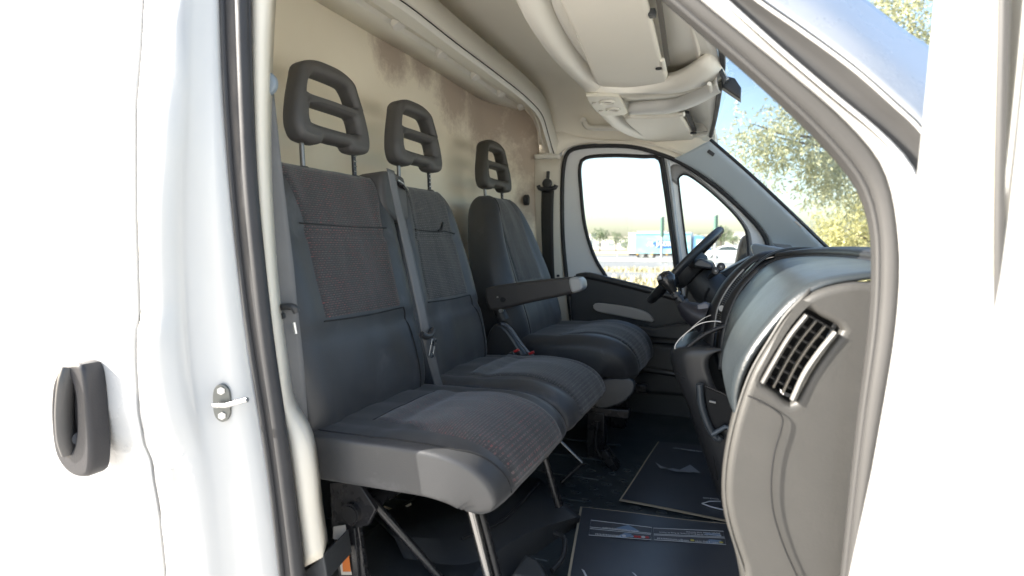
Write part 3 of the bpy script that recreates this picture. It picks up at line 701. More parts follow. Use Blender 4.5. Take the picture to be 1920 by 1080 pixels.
# floor and footwell
fl = box('cab_floor', (.75, 1.0, .655), (1.55, 1.80, .05), FLOORM, van)
for k in range(7): box('floor_rib', (.30 + .0 * k, .35 + k * .17, .682), (.7, .012, .006), FLOORM, fl, bevel=.002)
for i in range(7):
    for k in range(10):
        c = Vector((.58 + .07 * i + (.03 if k % 2 else 0), .78 + .045 * k, .6815))
        if i < 7 and 0.55 < c.x: 
            tube('tread_ring', [c + Vector((math.cos(a_) * .014, math.sin(a_) * .009, 0)) for a_ in [6.283 * q / 10 for q in range(10)]], .002, FLOORM, fl, 5, closed=True)
box('toe_board', (1.45, 1.0, .9), (.05, 1.8, .62), BPLAST, van, (0, -20, 0))
box('far_side_lower', (.55, 1.90, .82), (1.3, .05, .42), BPLAST, van)
box('near_sill', (.72, .07, .62), (1.0, .10, .12), WHITE, van, bevel=.02)
box('near_step', (.72, .0, .50), (1.0, .16, .10), BPLAST, van, bevel=.02)
box('seat_box_rear_panel', (.03, 1.0, .75), (.02, 1.75, .4), BPLAST, van)
# rear/far outer body, closes the shell
loft('far_body_side', [[Vector((x, 1.955, z)) for z in (.5, .8, 1.2, 1.6, 2.0, 2.15)] for x in (-1.5, .26)], WHITE, van, n=8, th=.02)
loft('bonnet', [[Vector((x, y, z)) for x, z in ((1.44, 1.27), (1.6, 1.20), (1.9, 1.08), (2.15, .95), (2.25, .7))] for y in (.05, .5, 1.0, 1.5, 1.93)], WHITE, van, n=14, th=.01)
loft('front_wing', [[Vector((x, .01, z)) for z in (.5, .8, 1.05)] for x in (1.22, 1.5, 2.2)], WHITE, van, n=8, th=.01)
loft('front_wing', [[Vector((x, 1.97, z)) for z in (.5, .8, 1.05)] for x in (1.22, 1.5, 2.2)], WHITE, van, n=8, th=.01)
for x_, y_ in ((1.75, .12), (1.75, 1.84)):
    wl = tube('wheel', [(x_, y_ - .1, .34), (x_, y_ + .1, .34)], .34, RUBBER, van, 26); disc('rim', (x_, y_ + (-.1 if y_ < 1 else .1), .34), (0, -1 if y_ < 1 else 1, 0), .2, .01, STEEL, wl, 18)

# ------------------------------------------------------------------ open passenger door
pd = thing('passenger_door', (1.25, -.02, .55), 'white front passenger door standing wide open at the right', 'van door')
e0 = T([(1775, -220), (1752, 0), (1728, 250), (1702, 470), (1655, 780), (1592, 1080), (1570, 1200)], -.05)
def shift(R, dx, dy): return [v + Vector((dx, dy, 0)) for v in R]
rows = [shift(e0, .05, .012), shift(e0, .012, .012), e0, shift(e0, .010, -.055), shift(e0, .018, -.065), shift(e0, .026, -.20), shift(e0, .03, -.28)]
loft('inner_panel', rows, WHITEG, pd, n=40, th=.01)
WARM = mat('beige_door_trim', (.46, .42, .34), .5, var=.03)
rb = [T([(1838, -200), (1838, 0), (1828, 500), (1835, 1080), (1838, 1200)], -.14), T([(1880, -200), (1884, 0), (1878, 500), (1880, 1080), (1880, 1200)], -.18), T([(1900, -200), (1905, 0), (1898, 500), (1902, 1080), (1905, 1200)], -.20)]
loft('trim_strip', [shift(r, -.012, 0) for r in rb], WARM, pd, n=30, th=.006)
tube('door_seal', shift(T([(1915, -200), (1915, 0), (1906, 400), (1908, 700), (1920, 1080), (1925, 1200)], -.21), -.010, 0), .004, SEALG, pd, 8, 40)

dy0, dy1 = -.33, -1.10
dX = lambda y: 1.235 - .035 * (y + .33)
def dq(y, z, o=0): return Vector((dX(y) + o, y, z))
prism('trim_panel', [dq(dy0, .62), dq(dy0, 1.22), dq(dy1, 1.30), dq(dy1, .62)], (.06, 0, 0), BPLAST, pd, .01)
prism('door_frame', [dq(dy0, 1.80), dq(dy0, 1.88), dq(dy1, 1.88), dq(dy1, 1.80)], (.05, 0, 0), WHITEG, pd, .008)
prism('door_frame', [dq(dy1 + .07, 1.30), dq(dy1 + .07, 1.88), dq(dy1, 1.88), dq(dy1, 1.30)], (.05, 0, 0), WHITEG, pd, .008)
mk('window_glass', [dq(dy0, 1.22, .02), dq(dy0, 1.80, .02), dq(dy1, 1.80, .02), dq(dy1, 1.30, .02)], [(0, 1, 2, 3)], GLASS, pd, False)
prism('arm_rest', [dq(-.45, 1.02), dq(-.45, 1.08), dq(-.9, 1.12), dq(-.9, 1.05)], (-.05, 0, 0), BPLAST2, pd, .01)

# ------------------------------------------------------------------ driver's door
YD = 1.905
dd = thing('driver_door', (.7, 1.93, .55), 'closed white driver door with window and quarter glass', 'van door')
def xz(pts, Y): return [((at(a, b, Y=Y)).x, (at(a, b, Y=Y)).z) for a, b in pts]
outl = xz([(1062, 660), (1058, 520), (1050, 440), (1049, 360), (1053, 305), (1064, 280), (1090, 272), (1140, 269), (1190, 272), (1237, 284), (1284, 303), (1343, 344), (1394, 388), (1430, 427), (1444, 460), (1460, 660)], YD)
win = xz([(1137, 516), (1117, 482), (1099, 424), (1091, 350), (1090, 312), (1102, 297), (1150, 293), (1205, 295), (1237, 299), (1246, 340), (1256, 410), (1266, 490), (1270, 560), (1190, 560), (1150, 540)], YD)
qtr = xz([(1274, 350), (1275, 333), (1284, 328), (1300, 335), (1335, 362), (1372, 397), (1394, 425), (1400, 445), (1403, 490), (1408, 560), (1350, 560), (1302, 550), (1290, 480)], YD)
PF = mat('door_frame_paint', (.80, .82, .83), .35, coat=.3, var=.02)
plate('door_frame', (0, YD, 0), (1, 0, 0), (0, 0, 1), outl, [win, qtr], .04, .010, PF, dd, res=120, hres=80)
def ring(name, pts, Y, r, m, flat=1.0): return tube(name, [Vector((a, Y, b)) for a, b in pts], r, m, dd, 8, 90, True)
ring('window_seal', win, YD - .022, .0085, RUBBER)
loft('quarter_surround', [[Vector((a, YD - .02, b)) for a, b in qtr], [Vector((a, YD - .028, b)) for a, b in [(qx + (qx - .97) * .16, qz + (qz - 1.50) * .16) for qx, qz in qtr]], [Vector((a, YD - .018, b)) for a, b in [(qx + (qx - .97) * .24, qz + (qz - 1.50) * .24) for qx, qz in qtr]]], mat('quarter_surround_grey', (.26, .255, .25), .5, bump=.2), dd, n=80, th=.004)
ring('quarter_seal', qtr, YD - .022, .004, RUBBER)
tube('division_bar', T([(1241, 294), (1250, 350), (1260, 430), (1270, 500), (1276, 560)], YD - .028), .0085, RUBBER, dd, 8, 30)
tube('division_strip', T([(1251, 300), (1259, 350), (1268, 430), (1277, 500), (1283, 560)], YD - .022), .0075, mat('division_paint', (.55, .58, .60), .3, coat=.4), dd, 8, 30)
def gl(name, pts, Y, m): return mk(name, [Vector((a, Y, b)) for a, b in cr3(pts)], [tuple(range(len(cr3(pts))))], m, dd, False)
def cr3(pts): return [(v.x, v.y) for v in cr([Vector((a, b, 0)) for a, b in pts], 60, True)]
gl('window_glass', win, YD + .004, GLASS); gl('quarter_glass', qtr, YD + .004, GLASS)
# inner trim panel
tp = [(1072, 700), (1072, 600), (1070, 540), (1078, 517), (1095, 512), (1130, 518), (1180, 530), (1230, 543), (1300, 562), (1420, 590), (1430, 860), (1080, 860)]
plate('trim_panel', (0, 1.865, 0), (1, 0, 0), (0, 0, 1), [(p_[0], p_[1]) for p_ in xz(tp, 1.865)], [], .06, .014, BPLAST, dd, res=90, smoothline=False)
tube('trim_top_roll', T([(1082, 520), (1100, 517), (1130, 523), (1180, 535), (1230, 548), (1300, 566), (1420, 592)], 1.842), .016, BPLAST2, dd, 10, 40)
plate('pull_strip', (0, 1.825, 0), (1, 0, 0), (0, 0, 1), xz([(1116, 569), (1150, 571), (1190, 578), (1215, 587), (1226, 603), (1205, 601), (1160, 592), (1118, 583)], 1.825), [], .02, .005, mat('silver_pull_strip', (.40, .38, .36), .4), dd)
tube('door_pocket_edge', T([(1090, 700), (1160, 690), (1260, 700), (1340, 720)], 1.80), .014, BPLAST2, dd, 8, 20)
box('door_pocket', (.72, 1.83, .88), (.7, .06, .22), BPLAST, dd, bevel=.02)
prism('arm_rest', T([(1120, 598), (1230, 612), (1300, 600), (1330, 640), (1140, 622)], 1.84), (0, -.06, 0), BPLAST, dd, .01)
tube('chrome_edge', T([(1068, 556), (1072, 606)], 1.83), .003, CHROME, van, 6)
# far exterior mirror
dm = thing('door_mirror', at(1392, 480, Y=2.12), 'black door mirror seen through the quarter window', 'mirror')
plate('housing', (0, 2.12, 0), (1, 0, 0), (0, 0, 1), xz([(1378, 520), (1380, 480), (1387, 452), (1398, 440), (1410, 445), (1416, 520)], 2.12), [], .10, .02, BPLAST2, dm)
tube('arm', [at(1400, 510, Y=2.10), at(1412, 520, Y=1.95)], .02, BPLAST2, dm, 10)
# ================================================================== SEATS
def spow(v, p): return math.copysign(abs(v) ** p, v)
class Pad:
    """closed cushion: centre line C(t), width w(t), thickness th(t); s across Y, q through the thickness"""
    def __init__(s, yc, line, wid, th, p=.34, endt=10, endw=7, bol=0.02, crown=.006, disp=None, flip=1, tipw=.10, shear=0):
        s.yc = yc; s.line = cr([Vector((a, 0, b)) for a, b in line], 61); s.wid = wid; s.th = th; s.p = p; s.et = endt; s.ew = endw; s.bol = bol; s.crown = crown; s.disp = disp; s.flip = flip; s.tipw = tipw; s.shear = shear
    def base(s, t):
        f = max(0, min(1, t)) * 60; i = min(59, int(f)); a, b = s.line[i], s.line[i + 1]; c = a.lerp(b, f - i)
        i0 = max(0, i - 2); i1 = min(60, i + 3); d = (s.line[i1] - s.line[i0]).normalized()
        n = Vector((d.z, 0, -d.x)) * s.flip
        return c, d, n
    def W(s, t):
        k = s.wid; f = t * (len(k) - 1); i = min(len(k) - 2, int(f)); u = f - i
        pa, pb = k[i], k[i + 1]; m0 = (k[i + 1] - k[i - 1]) / 2 if i else pb - pa; m1 = (k[i + 2] - k[i]) / 2 if i + 2 < len(k) else pb - pa
        return (2 * u ** 3 - 3 * u ** 2 + 1) * pa + (u ** 3 - 2 * u ** 2 + u) * m0 + (-2 * u ** 3 + 3 * u ** 2) * pb + (u ** 3 - u ** 2) * m1
    def pos(s, a, t, q):
        """a in -1..1, t in 0..1, q in -1..1 relative half thickness"""
        tau = 2 * t - 1; e = max(0, 1 - abs(tau) ** s.et) ** .5; ew = max(0, 1 - abs(tau) ** (s.et * 1.5)) ** .5; ew = 1 - s.tipw * (1 - ew)
        c, d, n = s.base(t); T = (s.th[0] + (s.th[1] - s.th[0]) * t) / 2 * e; w_ = s.W(t) * ew
        h = T * q
        if q > 0:
            h += q * e * (s.bol * math.exp(-((abs(a) - .80) / .16) ** 2) + s.crown * (1 - a * a))
            if s.disp: h += q * e * s.disp(a, t)
            h += .0032 * q * noise.noise(Vector((a * 3.1 + s.yc * 9, t * 5.0, 2.0))) + .0012 * q * noise.noise(Vector((a * 9 + s.yc, t * 3.0, 7.0)))
        return c + n * h + Vector((0, s.yc + w_ * a + s.shear * t, 0))
    def front(s, a, t): return s.pos(a, t, max(0, 1 - abs(a) ** (2 / s.p)) ** (s.p / 2))
    def build(s, name, m, par_, nt=46, nr=56):
        V = []; F = []; ring = []
        cn = [math.pi * k / 40 for k in range(41)]
        ca = sorted([spow(math.cos(x), s.p) for x in cn if abs(spow(math.cos(x), s.p)) >= .80] + [-.78 + 1.56 * k / 22 for k in range(23)])
        fr = [(a, max(0, 1 - abs(a) ** (2 / s.p)) ** (s.p / 2)) for a in ca]
        ring = fr + [(a, -q) for a, q in fr[::-1][1:-1] if abs(a) > .7 or abs(a) < .1]; ring = ring[::-1]; nr = len(ring)
        for j in range(nt):
            tt = j / (nt - 1); t = .5 - .5 * math.cos(math.pi * tt); t = .65 * t + .35 * tt; t = min(max(t, .0006), .9994)
            for a, q in ring: V.append(s.pos(a, t, q))
        for j in range(nt - 1):
            for k in range(nr): F.append((j * nr + k, (j + 1) * nr + k, (j + 1) * nr + (k + 1) % nr, j * nr + (k + 1) % nr))
        F.append(tuple(range(nr))); F.append(tuple((nt - 1) * nr + k for k in range(nr - 1, -1, -1)))
        if s.flip < 0: F = [f[::-1] for f in F]
        uv = [(v.y, (v.x ** 2 + v.z ** 2) ** .5) for v in V]
        return mk(name, V, F, m, par_, True, uv)
    def insert(s, name, aL, aR, t0, t1, m, par_, na=26, nt=30, lift=.004):
        V = []; F = []; uv = []
        for j in range(nt):
            v_ = j / (nt - 1); t = t0 + (t1 - t0) * v_
            L = aL(v_) if callable(aL) else aL; R = aR(v_) if callable(aR) else aR
            for i in range(na):
                u = i / (na - 1); a = L + (R - L) * u
                P = s.front(a, t); e = 2e-3
                d1 = s.front(min(.999, a + e), t) - s.front(max(-.999, a - e), t); d2 = s.front(a, min(.9995, t + e)) - s.front(a, max(.0005, t - e))
                n = d1.cross(d2).normalized(); 
                if n.dot(s.base(t)[2]) < 0: n = -n
                bd = min(u, 1 - u) * (na - 1); bt = min(v_, 1 - v_) * (nt - 1); b_ = min(1, min(bd, bt) / 1.6)
                V.append(P + n * (lift * (b_ ** .5) - (.0025 if b_ == 0 else 0)))
                LL = 0
                uv.append((a * s.W(t), t * s.length()))
        for j in range(nt - 1):
            for i in range(na - 1): F.append((j * na + i, j * na + i + 1, (j + 1) * na + i + 1, (j + 1) * na + i))
        nrm = (V[na + 1] - V[0]).cross(V[na] - V[0]) if False else None
        o = mk(name, V, F, m, par_, True, uv)
        return o
    def length(s): 
        if not hasattr(s, '_L'): s._L = sum((s.line[i + 1] - s.line[i]).length for i in range(60))
        return s._L
    def seam(s, name, pts, m, par_, r=.0016, lift=.001):
        P = cr([Vector((a, t, 0)) for a, t in pts], 40); Q = []
        for v in P:
            c = s.front(v.x, v.y); Q.append(c + s.base(v.y)[2] * lift)
        return tube(name, Q, r, m, par_, 6)
SEAM = mat('seam_thread', (.010, .010, .011), .8)

def headrest(root, yc, xf, zc, wb, wt, hgt, k=1.0):
    """trapezoid open headrest with two slots"""
    A = Vector((0, 1, 0)); Bv = Vector((-.10, 0, 1)); h2 = hgt / 2
    out = [(-wb * .46, -h2 * .92), (-wb * .38, -h2 * 1.0), (-wb * .22, -h2 * 1.0), (-wb * .17, -h2 * .88), (0, -h2 * .88), (wb * .17, -h2 * .88), (wb * .22, -h2 * 1.0), (wb * .38, -h2 * 1.0), (wb * .47, -h2 * .92),
           (wb * .50, -h2 * .6), (wb * .47, -h2 * .1), (wt * .56, h2 * .5), (wt * .48, h2 * .82), (wt * .25, h2 * .99), (0, h2 * 1.02), (-wt * .25, h2 * .99), (-wt * .48, h2 * .82), (-wt * .56, h2 * .5), (-wb * .47, -h2 * .1), (-wb * .5, -h2 * .6)]
    up = [(-wt * .42, h2 * .15), (0, h2 * .15), (wt * .42, h2 * .15), (wt * .45, h2 * .26), (wt * .38, h2 * .52), (wt * .26, h2 * .63), (-wt * .26, h2 * .63), (-wt * .38, h2 * .52), (-wt * .45, h2 * .26)]
    lo = [(-wb * .29, -h2 * .54), (0, -h2 * .56), (wb * .29, -h2 * .54), (wb * .33, -h2 * .44), (wb * .31, -h2 * .16), (wb * .27, -h2 * .10), (0, -h2 * .09), (-wb * .27, -h2 * .10), (-wb * .31, -h2 * .16), (-wb * .33, -h2 * .44)]
    hr = plate('headrest', (xf - .035, yc, zc), A, Bv, out, [up, lo], .050, .016, HEADM, root, res=90, hres=50, bres=5)
    for o_, lab in ((hr, None),): pass
    return hr
def posts(hr, yc, xf, zb, zt, dy, steel=True):
    for sg in (-1, 1):
        y = yc + sg * dy
        tube('post', [(xf - .030, y, zb), (xf - .034, y, zt + .03)], .0055, BLKMET if sg > 0 else mat('post_steel', (.2, .19, .18), .3, metal=.8), hr, 10)
        if sg > 0:
            for q in range(4): tube('notch', [(xf - .0265, y - .004, zb + .012 + q * .012), (xf - .0265, y + .004, zb + .012 + q * .012)], .0018, STEEL, hr, 5)
        c = Vector((xf - .030, y, zb - .012)); tube('post_collar', [c, c + Vector((0, 0, .010)), c + Vector((0, 0, .014))], [.017, .015, .010], HEADM, hr, 14)

# ---- twin passenger bench
bench = thing('bench_seat', (.42, .58, .68), 'black twin passenger bench seat with red flecked cloth nearest the doorway', 'seat')
dbk = lambda a, t: -.006 * math.exp(-((t - .36) / .02) ** 2) - .0045 * math.exp(-((t - .72) / .012) ** 2) * (1 if abs(a) < .72 else .3)
bk1 = Pad(.372, [(.245, 1.00), (.235, 1.10), (.205, 1.25), (.17, 1.41), (.142, 1.535), (.132, 1.572)], [.215, .224, .228, .230, .230, .226, .205], (.13, .09), p=.20, bol=.010, disp=dbk, flip=1, tipw=.12)
BK1 = bk1.build('backrest', VINYL, bench)
bk1.insert('fabric_panel', lambda v: -.60 - .28 * max(0, (v - .62) / .38) ** 1.5, lambda v: .66 + .22 * max(0, (v - .62) / .38) ** 1.5, .415, .985, FABR, BK1, 30, 44)
bk1.seam('seam', [(-.62, .41), (-.2, .405), (.2, .405), (.68, .41)], SEAM, BK1); bk1.seam('seam', [(.68, .41), (.74, .25), (.76, .06)], SEAM, BK1)
bk1.seam('seam', [(-.66, .755), (0, .75), (.68, .752)], SEAM, BK1, .0014, .0035)
bk2 = Pad(.79, [(.245, 1.00), (.235, 1.10), (.205, 1.25), (.17, 1.41), (.142, 1.53), (.132, 1.568)], [.200, .202, .202, .197, .186, .166, .130], (.13, .09), p=.22, bol=.010, disp=dbk, flip=1, tipw=.16)
BK2 = bk2.build('backrest', VINYL, bench)
bk2.insert('fabric_panel', lambda v: -.70 - .12 * max(0, (v - .62) / .38) ** 1.5, lambda v: .60 + .26 * max(0, (v - .62) / .38) ** 1.5, .42, .985, FABG, BK2, 30, 44)
bk2.seam('seam', [(-.72, .415), (0, .41), (.62, .415)], SEAM, BK2); bk2.seam('seam', [(.62, .415), (.74, .25), (.74, .08)], SEAM, BK2)
bk2.seam('seam', [(-.72, .755), (0, .75), (.30, .755), (.64, .745)], SEAM, BK2, .0022, .0035)
# torn seam
tube('torn_thread', [bk2.front(.02, .755) + Vector((.006, 0, 0)), bk2.front(.12, .765) + Vector((.009, 0, 0)), bk2.front(.26, .80) + Vector((.007, 0, 0))], .003, SEAM, BK2, 6, 10)
# cushions
def cdisp(a, t):
    return -.007 * math.exp(-((t - .46) / .05) ** 2) * max(0, 1 - abs(a) ** 2) + .010 * math.exp(-((t - .72) / .18) ** 2) * (1 - a * a) - .004 * math.exp(-((abs(a) - .66) / .05) ** 2) * (1 if t < .9 else .2)
cl = [(.22, 1.000), (.34, 1.003), (.48, 1.005), (.56, 1.003), (.612, .990), (.640, .964), (.643, .944)]
cu1 = Pad(.372, cl, [.215, .222, .226, .228, .228, .226, .215], (.092, .088), p=.15, endt=16, bol=.003, crown=.008, disp=cdisp, flip=-1, tipw=.03)
CU1 = cu1.build('cushion', VINYL, bench, 60, 64)
cu1.insert('fabric_panel', lambda v: -.55 - .17 * min(1, max(0, (v - .28) / .2)), .66, .34, .975, FABR, CU1, 30, 56)
cu1.seam('piping', [(-.90, .04), (-.91, .3), (-.91, .6), (-.90, .78), (-.82, .88), (-.76, .97)], SEAM, CU1, .0018, .000)
cu1.seam('seam', [(-.55, .335), (0, .33), (.66, .335)], SEAM, CU1, .0010, .000)
cl2 = [(a - .0, b + .004) for a, b in cl]
cu2 = Pad(.80, cl2, [.196, .200, .203, .205, .205, .203, .196], (.096, .094), p=.17, endt=14, bol=.003, crown=.008, disp=cdisp, flip=-1, tipw=.05)
CU2 = cu2.build('cushion', VINYL, bench, 60, 64)
cu2.insert('fabric_panel', -.62, .84, .34, .975, FABG, CU2, 30, 56)
# headrests
h1 = headrest(bench, .408, .185, 1.716, .262, .185, .188); posts(h1, .408, .185, 1.570, 1.63, .092)
h2 = headrest(bench, .79, .185, 1.716, .262, .185, .188); posts(h2, .79, .185, 1.568, 1.63, .085)
# belt tower between the backrests
bt = plate('belt_tower', (.17, .60, 1.525), (0, 1, 0), (-.08, 0, 1), [(-.062, -.03), (-.058, .045), (-.03, .062), (.03, .058), (.052, .04), (.056, -.055), (.03, -.065), (-.02, -.062)], [], .085, .014, HEADM, bench)
tube('belt_slot', [(.214, .600, 1.560), (.214, .636, 1.553)], .006, DARK, bt, 8); tube('belt_guide_bar', [(.219, .592, 1.568), (.222, .612, 1.560), (.218, .640, 1.548)], .0042, STEEL, bt, 8)
disc('screw', (.14, .540, 1.552), (0, -1, 0), .005, .004, STEEL, bt, 8)
# undersides: pan and legs
box('seat_pan', (.42, .585, .955), (.44, .78, .03), BLKMET, bench, bevel=.006)
def leg(a, b, r, m=BLKMET, name='leg'): return tube(name, [a, b], r, m, bench, 12)
tube('cross_tube', [at(655, 965, Y=.19), at(655, 965, Y=.19) + Vector((.02, .75, 0))], .021, BLKMET, bench, 18)
ct = at(655, 965, Y=.188); tube('tube_bore', [ct + Vector((0, -.001, 0)), ct + Vector((0, .01, 0))], .016, DARK, bench, 16)
leg(at(695, 935, Y=.24), at(840, 1100, Y=.30), .0085, BLKMET, 'diagonal_strut')
tube('front_leg', [at(884, 955, Y=.28), at(898, 1010, Y=.28), at(925, 1120, Y=.28)], .0095, mat('worn_black_chrome', (.30, .29, .28), .22, metal=.9), bench, 12)
tube('leg_rear_flange', [at(899, 955, Y=.30), at(914, 1010, Y=.30), at(942, 1120, Y=.30)], .010, BLKMET, bench, 10)
tube('front_leg', [at(1022, 858, Y=.62), at(1040, 925, Y=.62), at(1048, 950, Y=.62)], .009, BLKMET, bench, 10)
tube('front_leg', [at(1030, 880, Y=.66), at(1052, 948, Y=.66)], .007, BLKMET, bench, 10)
tube('strut', [at(1045, 822, Y=.98), at(1092, 868, Y=.98)], .006, mat('satin_strut', (.2, .2, .2), .25, metal=.8), bench, 10)
tube('strut', [at(1092, 868, Y=.98), at(1052, 905, Y=.93)], .006, BLKMET, bench, 8)
# upright with holes
up_ = prism('upright', [at(618, 905, Y=.20), at(672, 905, Y=.20), at(704, 955, Y=.20), at(690, 985, Y=.20), at(672, 990, Y=.20), at(690, 1110, Y=.20), at(640, 1110, Y=.20), at(622, 990, Y=.20)], (0, .012, 0), BLKMET, bench, .0015)
for px, py in ((632, 925), (640, 945), (672, 938), (628, 962), (690, 965), (660, 925), (678, 1000), (680, 1030), (683, 1060)): disc('hole', at(px, py, Y=.1995), (0, -1, 0), .0035, .0006, DARK, up_, 8)
tube('edge_highlight_rod', [at(664, 990, Y=.196), at(674, 1110, Y=.196)], .0025, BLKMET, up_, 6)
lb = mk('warning_label', [at(632, 1012, Y=.198), at(648, 1012, Y=.198), at(660, 1078, Y=.198), at(640, 1078, Y=.198)], [(0, 1, 2, 3)], LABELW, up_, False)
mk('orange_panel', [at(640, 1030, Y=.1965), at(653, 1030, Y=.1965), at(658, 1072, Y=.1965), at(643, 1072, Y=.1965)], [(0, 1, 2, 3)], ORANGE, up_, False)
for k in range(9):
    a = at(640 + k * .25, 1013 + k * 1.7, Y=.1962); b = at(649 + k * .25, 1013 + k * 1.7, Y=.1962); tube('barcode_line', [a, b], .0005, INK, up_, 4)
tagp = prism('paper_tag', [at(625, 988, Y=.19), at(646, 985, Y=.19), at(648, 1003, Y=.19), at(638, 1013, Y=.19), at(624, 1010, Y=.19)], (0, .003, 0), LABELW, up_)
tube('cable', [at(720, 950, Y=.5), at(745, 957, Y=.5), at(770, 945, Y=.5)], .003, CARD, bench, 6, 12)

# ---- driver's seat
drv = thing('driver_seat', (.45, 1.41, .68), 'black single driver seat with folded down armrest behind the steering wheel', 'seat')
XO = -.03
bk3 = Pad(1.40, [(.270, 1.02), (.262, 1.10), (.225, 1.24), (.178, 1.40), (.138, 1.535), (.125, 1.585)], [.24, .262, .268, .255, .222, .175, .115], (.17, .10), p=.42, bol=.026, disp=lambda a, t: -.008 * math.exp(-((t - .36) / .02) ** 2), flip=1, tipw=.2)
BK3 = bk3.build('backrest', VINYL, drv, 50, 60)
bk3.insert('fabric_panel', lambda v: -.52 - .22 * v * v, lambda v: .50 + .3 * v * v, .40, .985, FABG, BK3, 30, 44)
bk3.seam('seam', [(-.54, .395), (0, .39), (.52, .395)], SEAM, BK3); bk3.seam('seam', [(-.66, .10), (-.62, .35), (-.62, .7), (-.78, .96)], SEAM, BK3)
cl3 = [(.26, 1.022), (.38, 1.022), (.50, 1.028), (.58, 1.030), (.645, 1.014), (.672, .978), (.670, .952)]
cu3 = Pad(1.40, cl3, [.235, .245, .26, .265, .262, .250, .215], (.12, .12), p=.30, endt=12, bol=.014, crown=.006, disp=cdisp, flip=-1, tipw=.14)
CU3 = cu3.build('cushion', VINYL, drv, 56, 60)
cu3.insert('fabric_panel', -.60, .60, .42, .975, FABG, CU3, 30, 50)
h3 = headrest(drv, 1.425, .165, 1.709, .270, .185, .190); posts(h3, 1.425, .165, 1.584, 1.625, .085)
h3.data.materials[0] = mat('headrest_foam_brown', (.045, .042, .036), .55, bump=.35, bscale=330, var=.1)
# armrest (folded down)
ao = [at(920, 546, Y=1.10), at(930, 536, Y=1.10), at(1000, 526, Y=1.10), at(1085, 518, Y=1.10), at(1096, 524, Y=1.10), at(1097, 542, Y=1.10), at(1075, 550, Y=1.10), at(1000, 566, Y=1.10), at(940, 580, Y=1.10), at(926, 572, Y=1.10)]
ARM = mat('armrest_plastic', (.042, .038, .036), .5, bump=.5, bscale=300, var=.1)
ar = plate('armrest', (0, 1.075, 0), (1, 0, 0), (0, 0, 1), [(v.x, v.z) for v in ao], [], .06, .010, ARM, drv)
cp = [at(1062, 521, Y=1.085), at(1088, 516, Y=1.085), at(1098, 524, Y=1.085), at(1099, 542, Y=1.085), at(1066, 548, Y=1.085)]
plate('end_cap', (0, 1.075, 0), (1, 0, 0), (0, 0, 1), [(v.x, v.z) for v in [at(1072, 523, Y=1.08), at(1087, 519, Y=1.08), at(1096, 526, Y=1.08), at(1096, 541, Y=1.08), at(1078, 547, Y=1.08)]], [], .066, .008, SILVER, ar)
pc = at(943, 562, Y=1.044); disc('pivot_cap', pc, (0, -1, 0), .0085, .003, DARK, ar, 16); disc('screw', at(933, 557, Y=1.044), (0, -1, 0), .003, .003, STEEL, ar, 8)
disc('pivot_bolt', at(941, 582, Y=1.06), (0, -1, 0), .007, .012, STEEL, ar, 8)
tube('pivot_bracket', [at(925, 560, Y=1.12), at(945, 600, Y=1.13)], .02, BPLAST, drv, 12)
# side shields
plate('recliner_cover', (0, 1.09, 0), (1, 0, 0), (0, 0, 1), xz([(915, 668), (918, 630), (930, 608), (945, 606), (960, 620), (975, 642), (990, 664), (1000, 680), (960, 690)], 1.09), [], .05, .012, BPLAST2, drv)
tube('recliner_edge', T([(940, 607), (955, 614), (972, 638), (990, 660), (1000, 668)], 1.06), .005, mat('blue_grey_edge', (.10, .11, .13), .35), drv, 8, 20)
box('seat_base', (.45, 1.41, .90), (.40, .42, .10), BPLAST, drv, bevel=.015)
plate('base_cover', (0, 1.20, 0), (1, 0, 0), (0, 0, 1), xz([(1120, 715), (1180, 708), (1190, 730), (1165, 755), (1120, 762)], 1.20), [], .03, .006, mat('grey_base_cover', (.06, .065, .07), .4), drv)
for x_ in (.32, .60):
    for y_ in (1.22, 1.6): box('rail_foot', (x_, y_, .76), (.06, .05, .17), BLKMET, drv, bevel=.004)
for y_ in (1.22, 1.6): box('rail', (.46, y_, .845), (.50, .04, .03), BLKMET, drv, bevel=.004)
tube('lift_bar', [at(1128, 762, Y=1.2), at(1160, 758, Y=1.2), at(1186, 735, Y=1.2), at(1190, 720, Y=1.22)], .004, BLKMET, drv, 8, 20)
tube('adjuster_lever', [at(1120, 790, Y=1.15), at(1118, 840, Y=1.15), at(1148, 880, Y=1.15)], .007, BLKMET, drv, 8, 16)
prism('bracket_foot', T([(1125, 845), (1135, 843), (1160, 880), (1150, 886), (1128, 862)], 1.12), (0, .05, 0), BLKMET, drv, .003)

# ---- buckles
def buckle(px, py, Y, label, rotx=0):
    c = at(px, py, Y=Y); t_ = thing('belt_buckle', c, label, 'belt buckle', 'seat belt buckles')
    box('stalk', c + Vector((-.005, 0, -.016)), (.022, .014, .04), BPLAST, t_, (0, -25, 0), .004)
    box('release_button', c + Vector((.004, 0, .006)), (.020, .011, .008), REDP, t_, (0, -25, 0), .002)
buckle(966, 661, 1.06, 'red topped belt buckle between bench and driver seat'); buckle(994, 665, 1.05, 'small red buckle tip beside the driver cushion edge'); buckle(826, 738, .61, 'red topped buckle sunk between the two bench cushions')

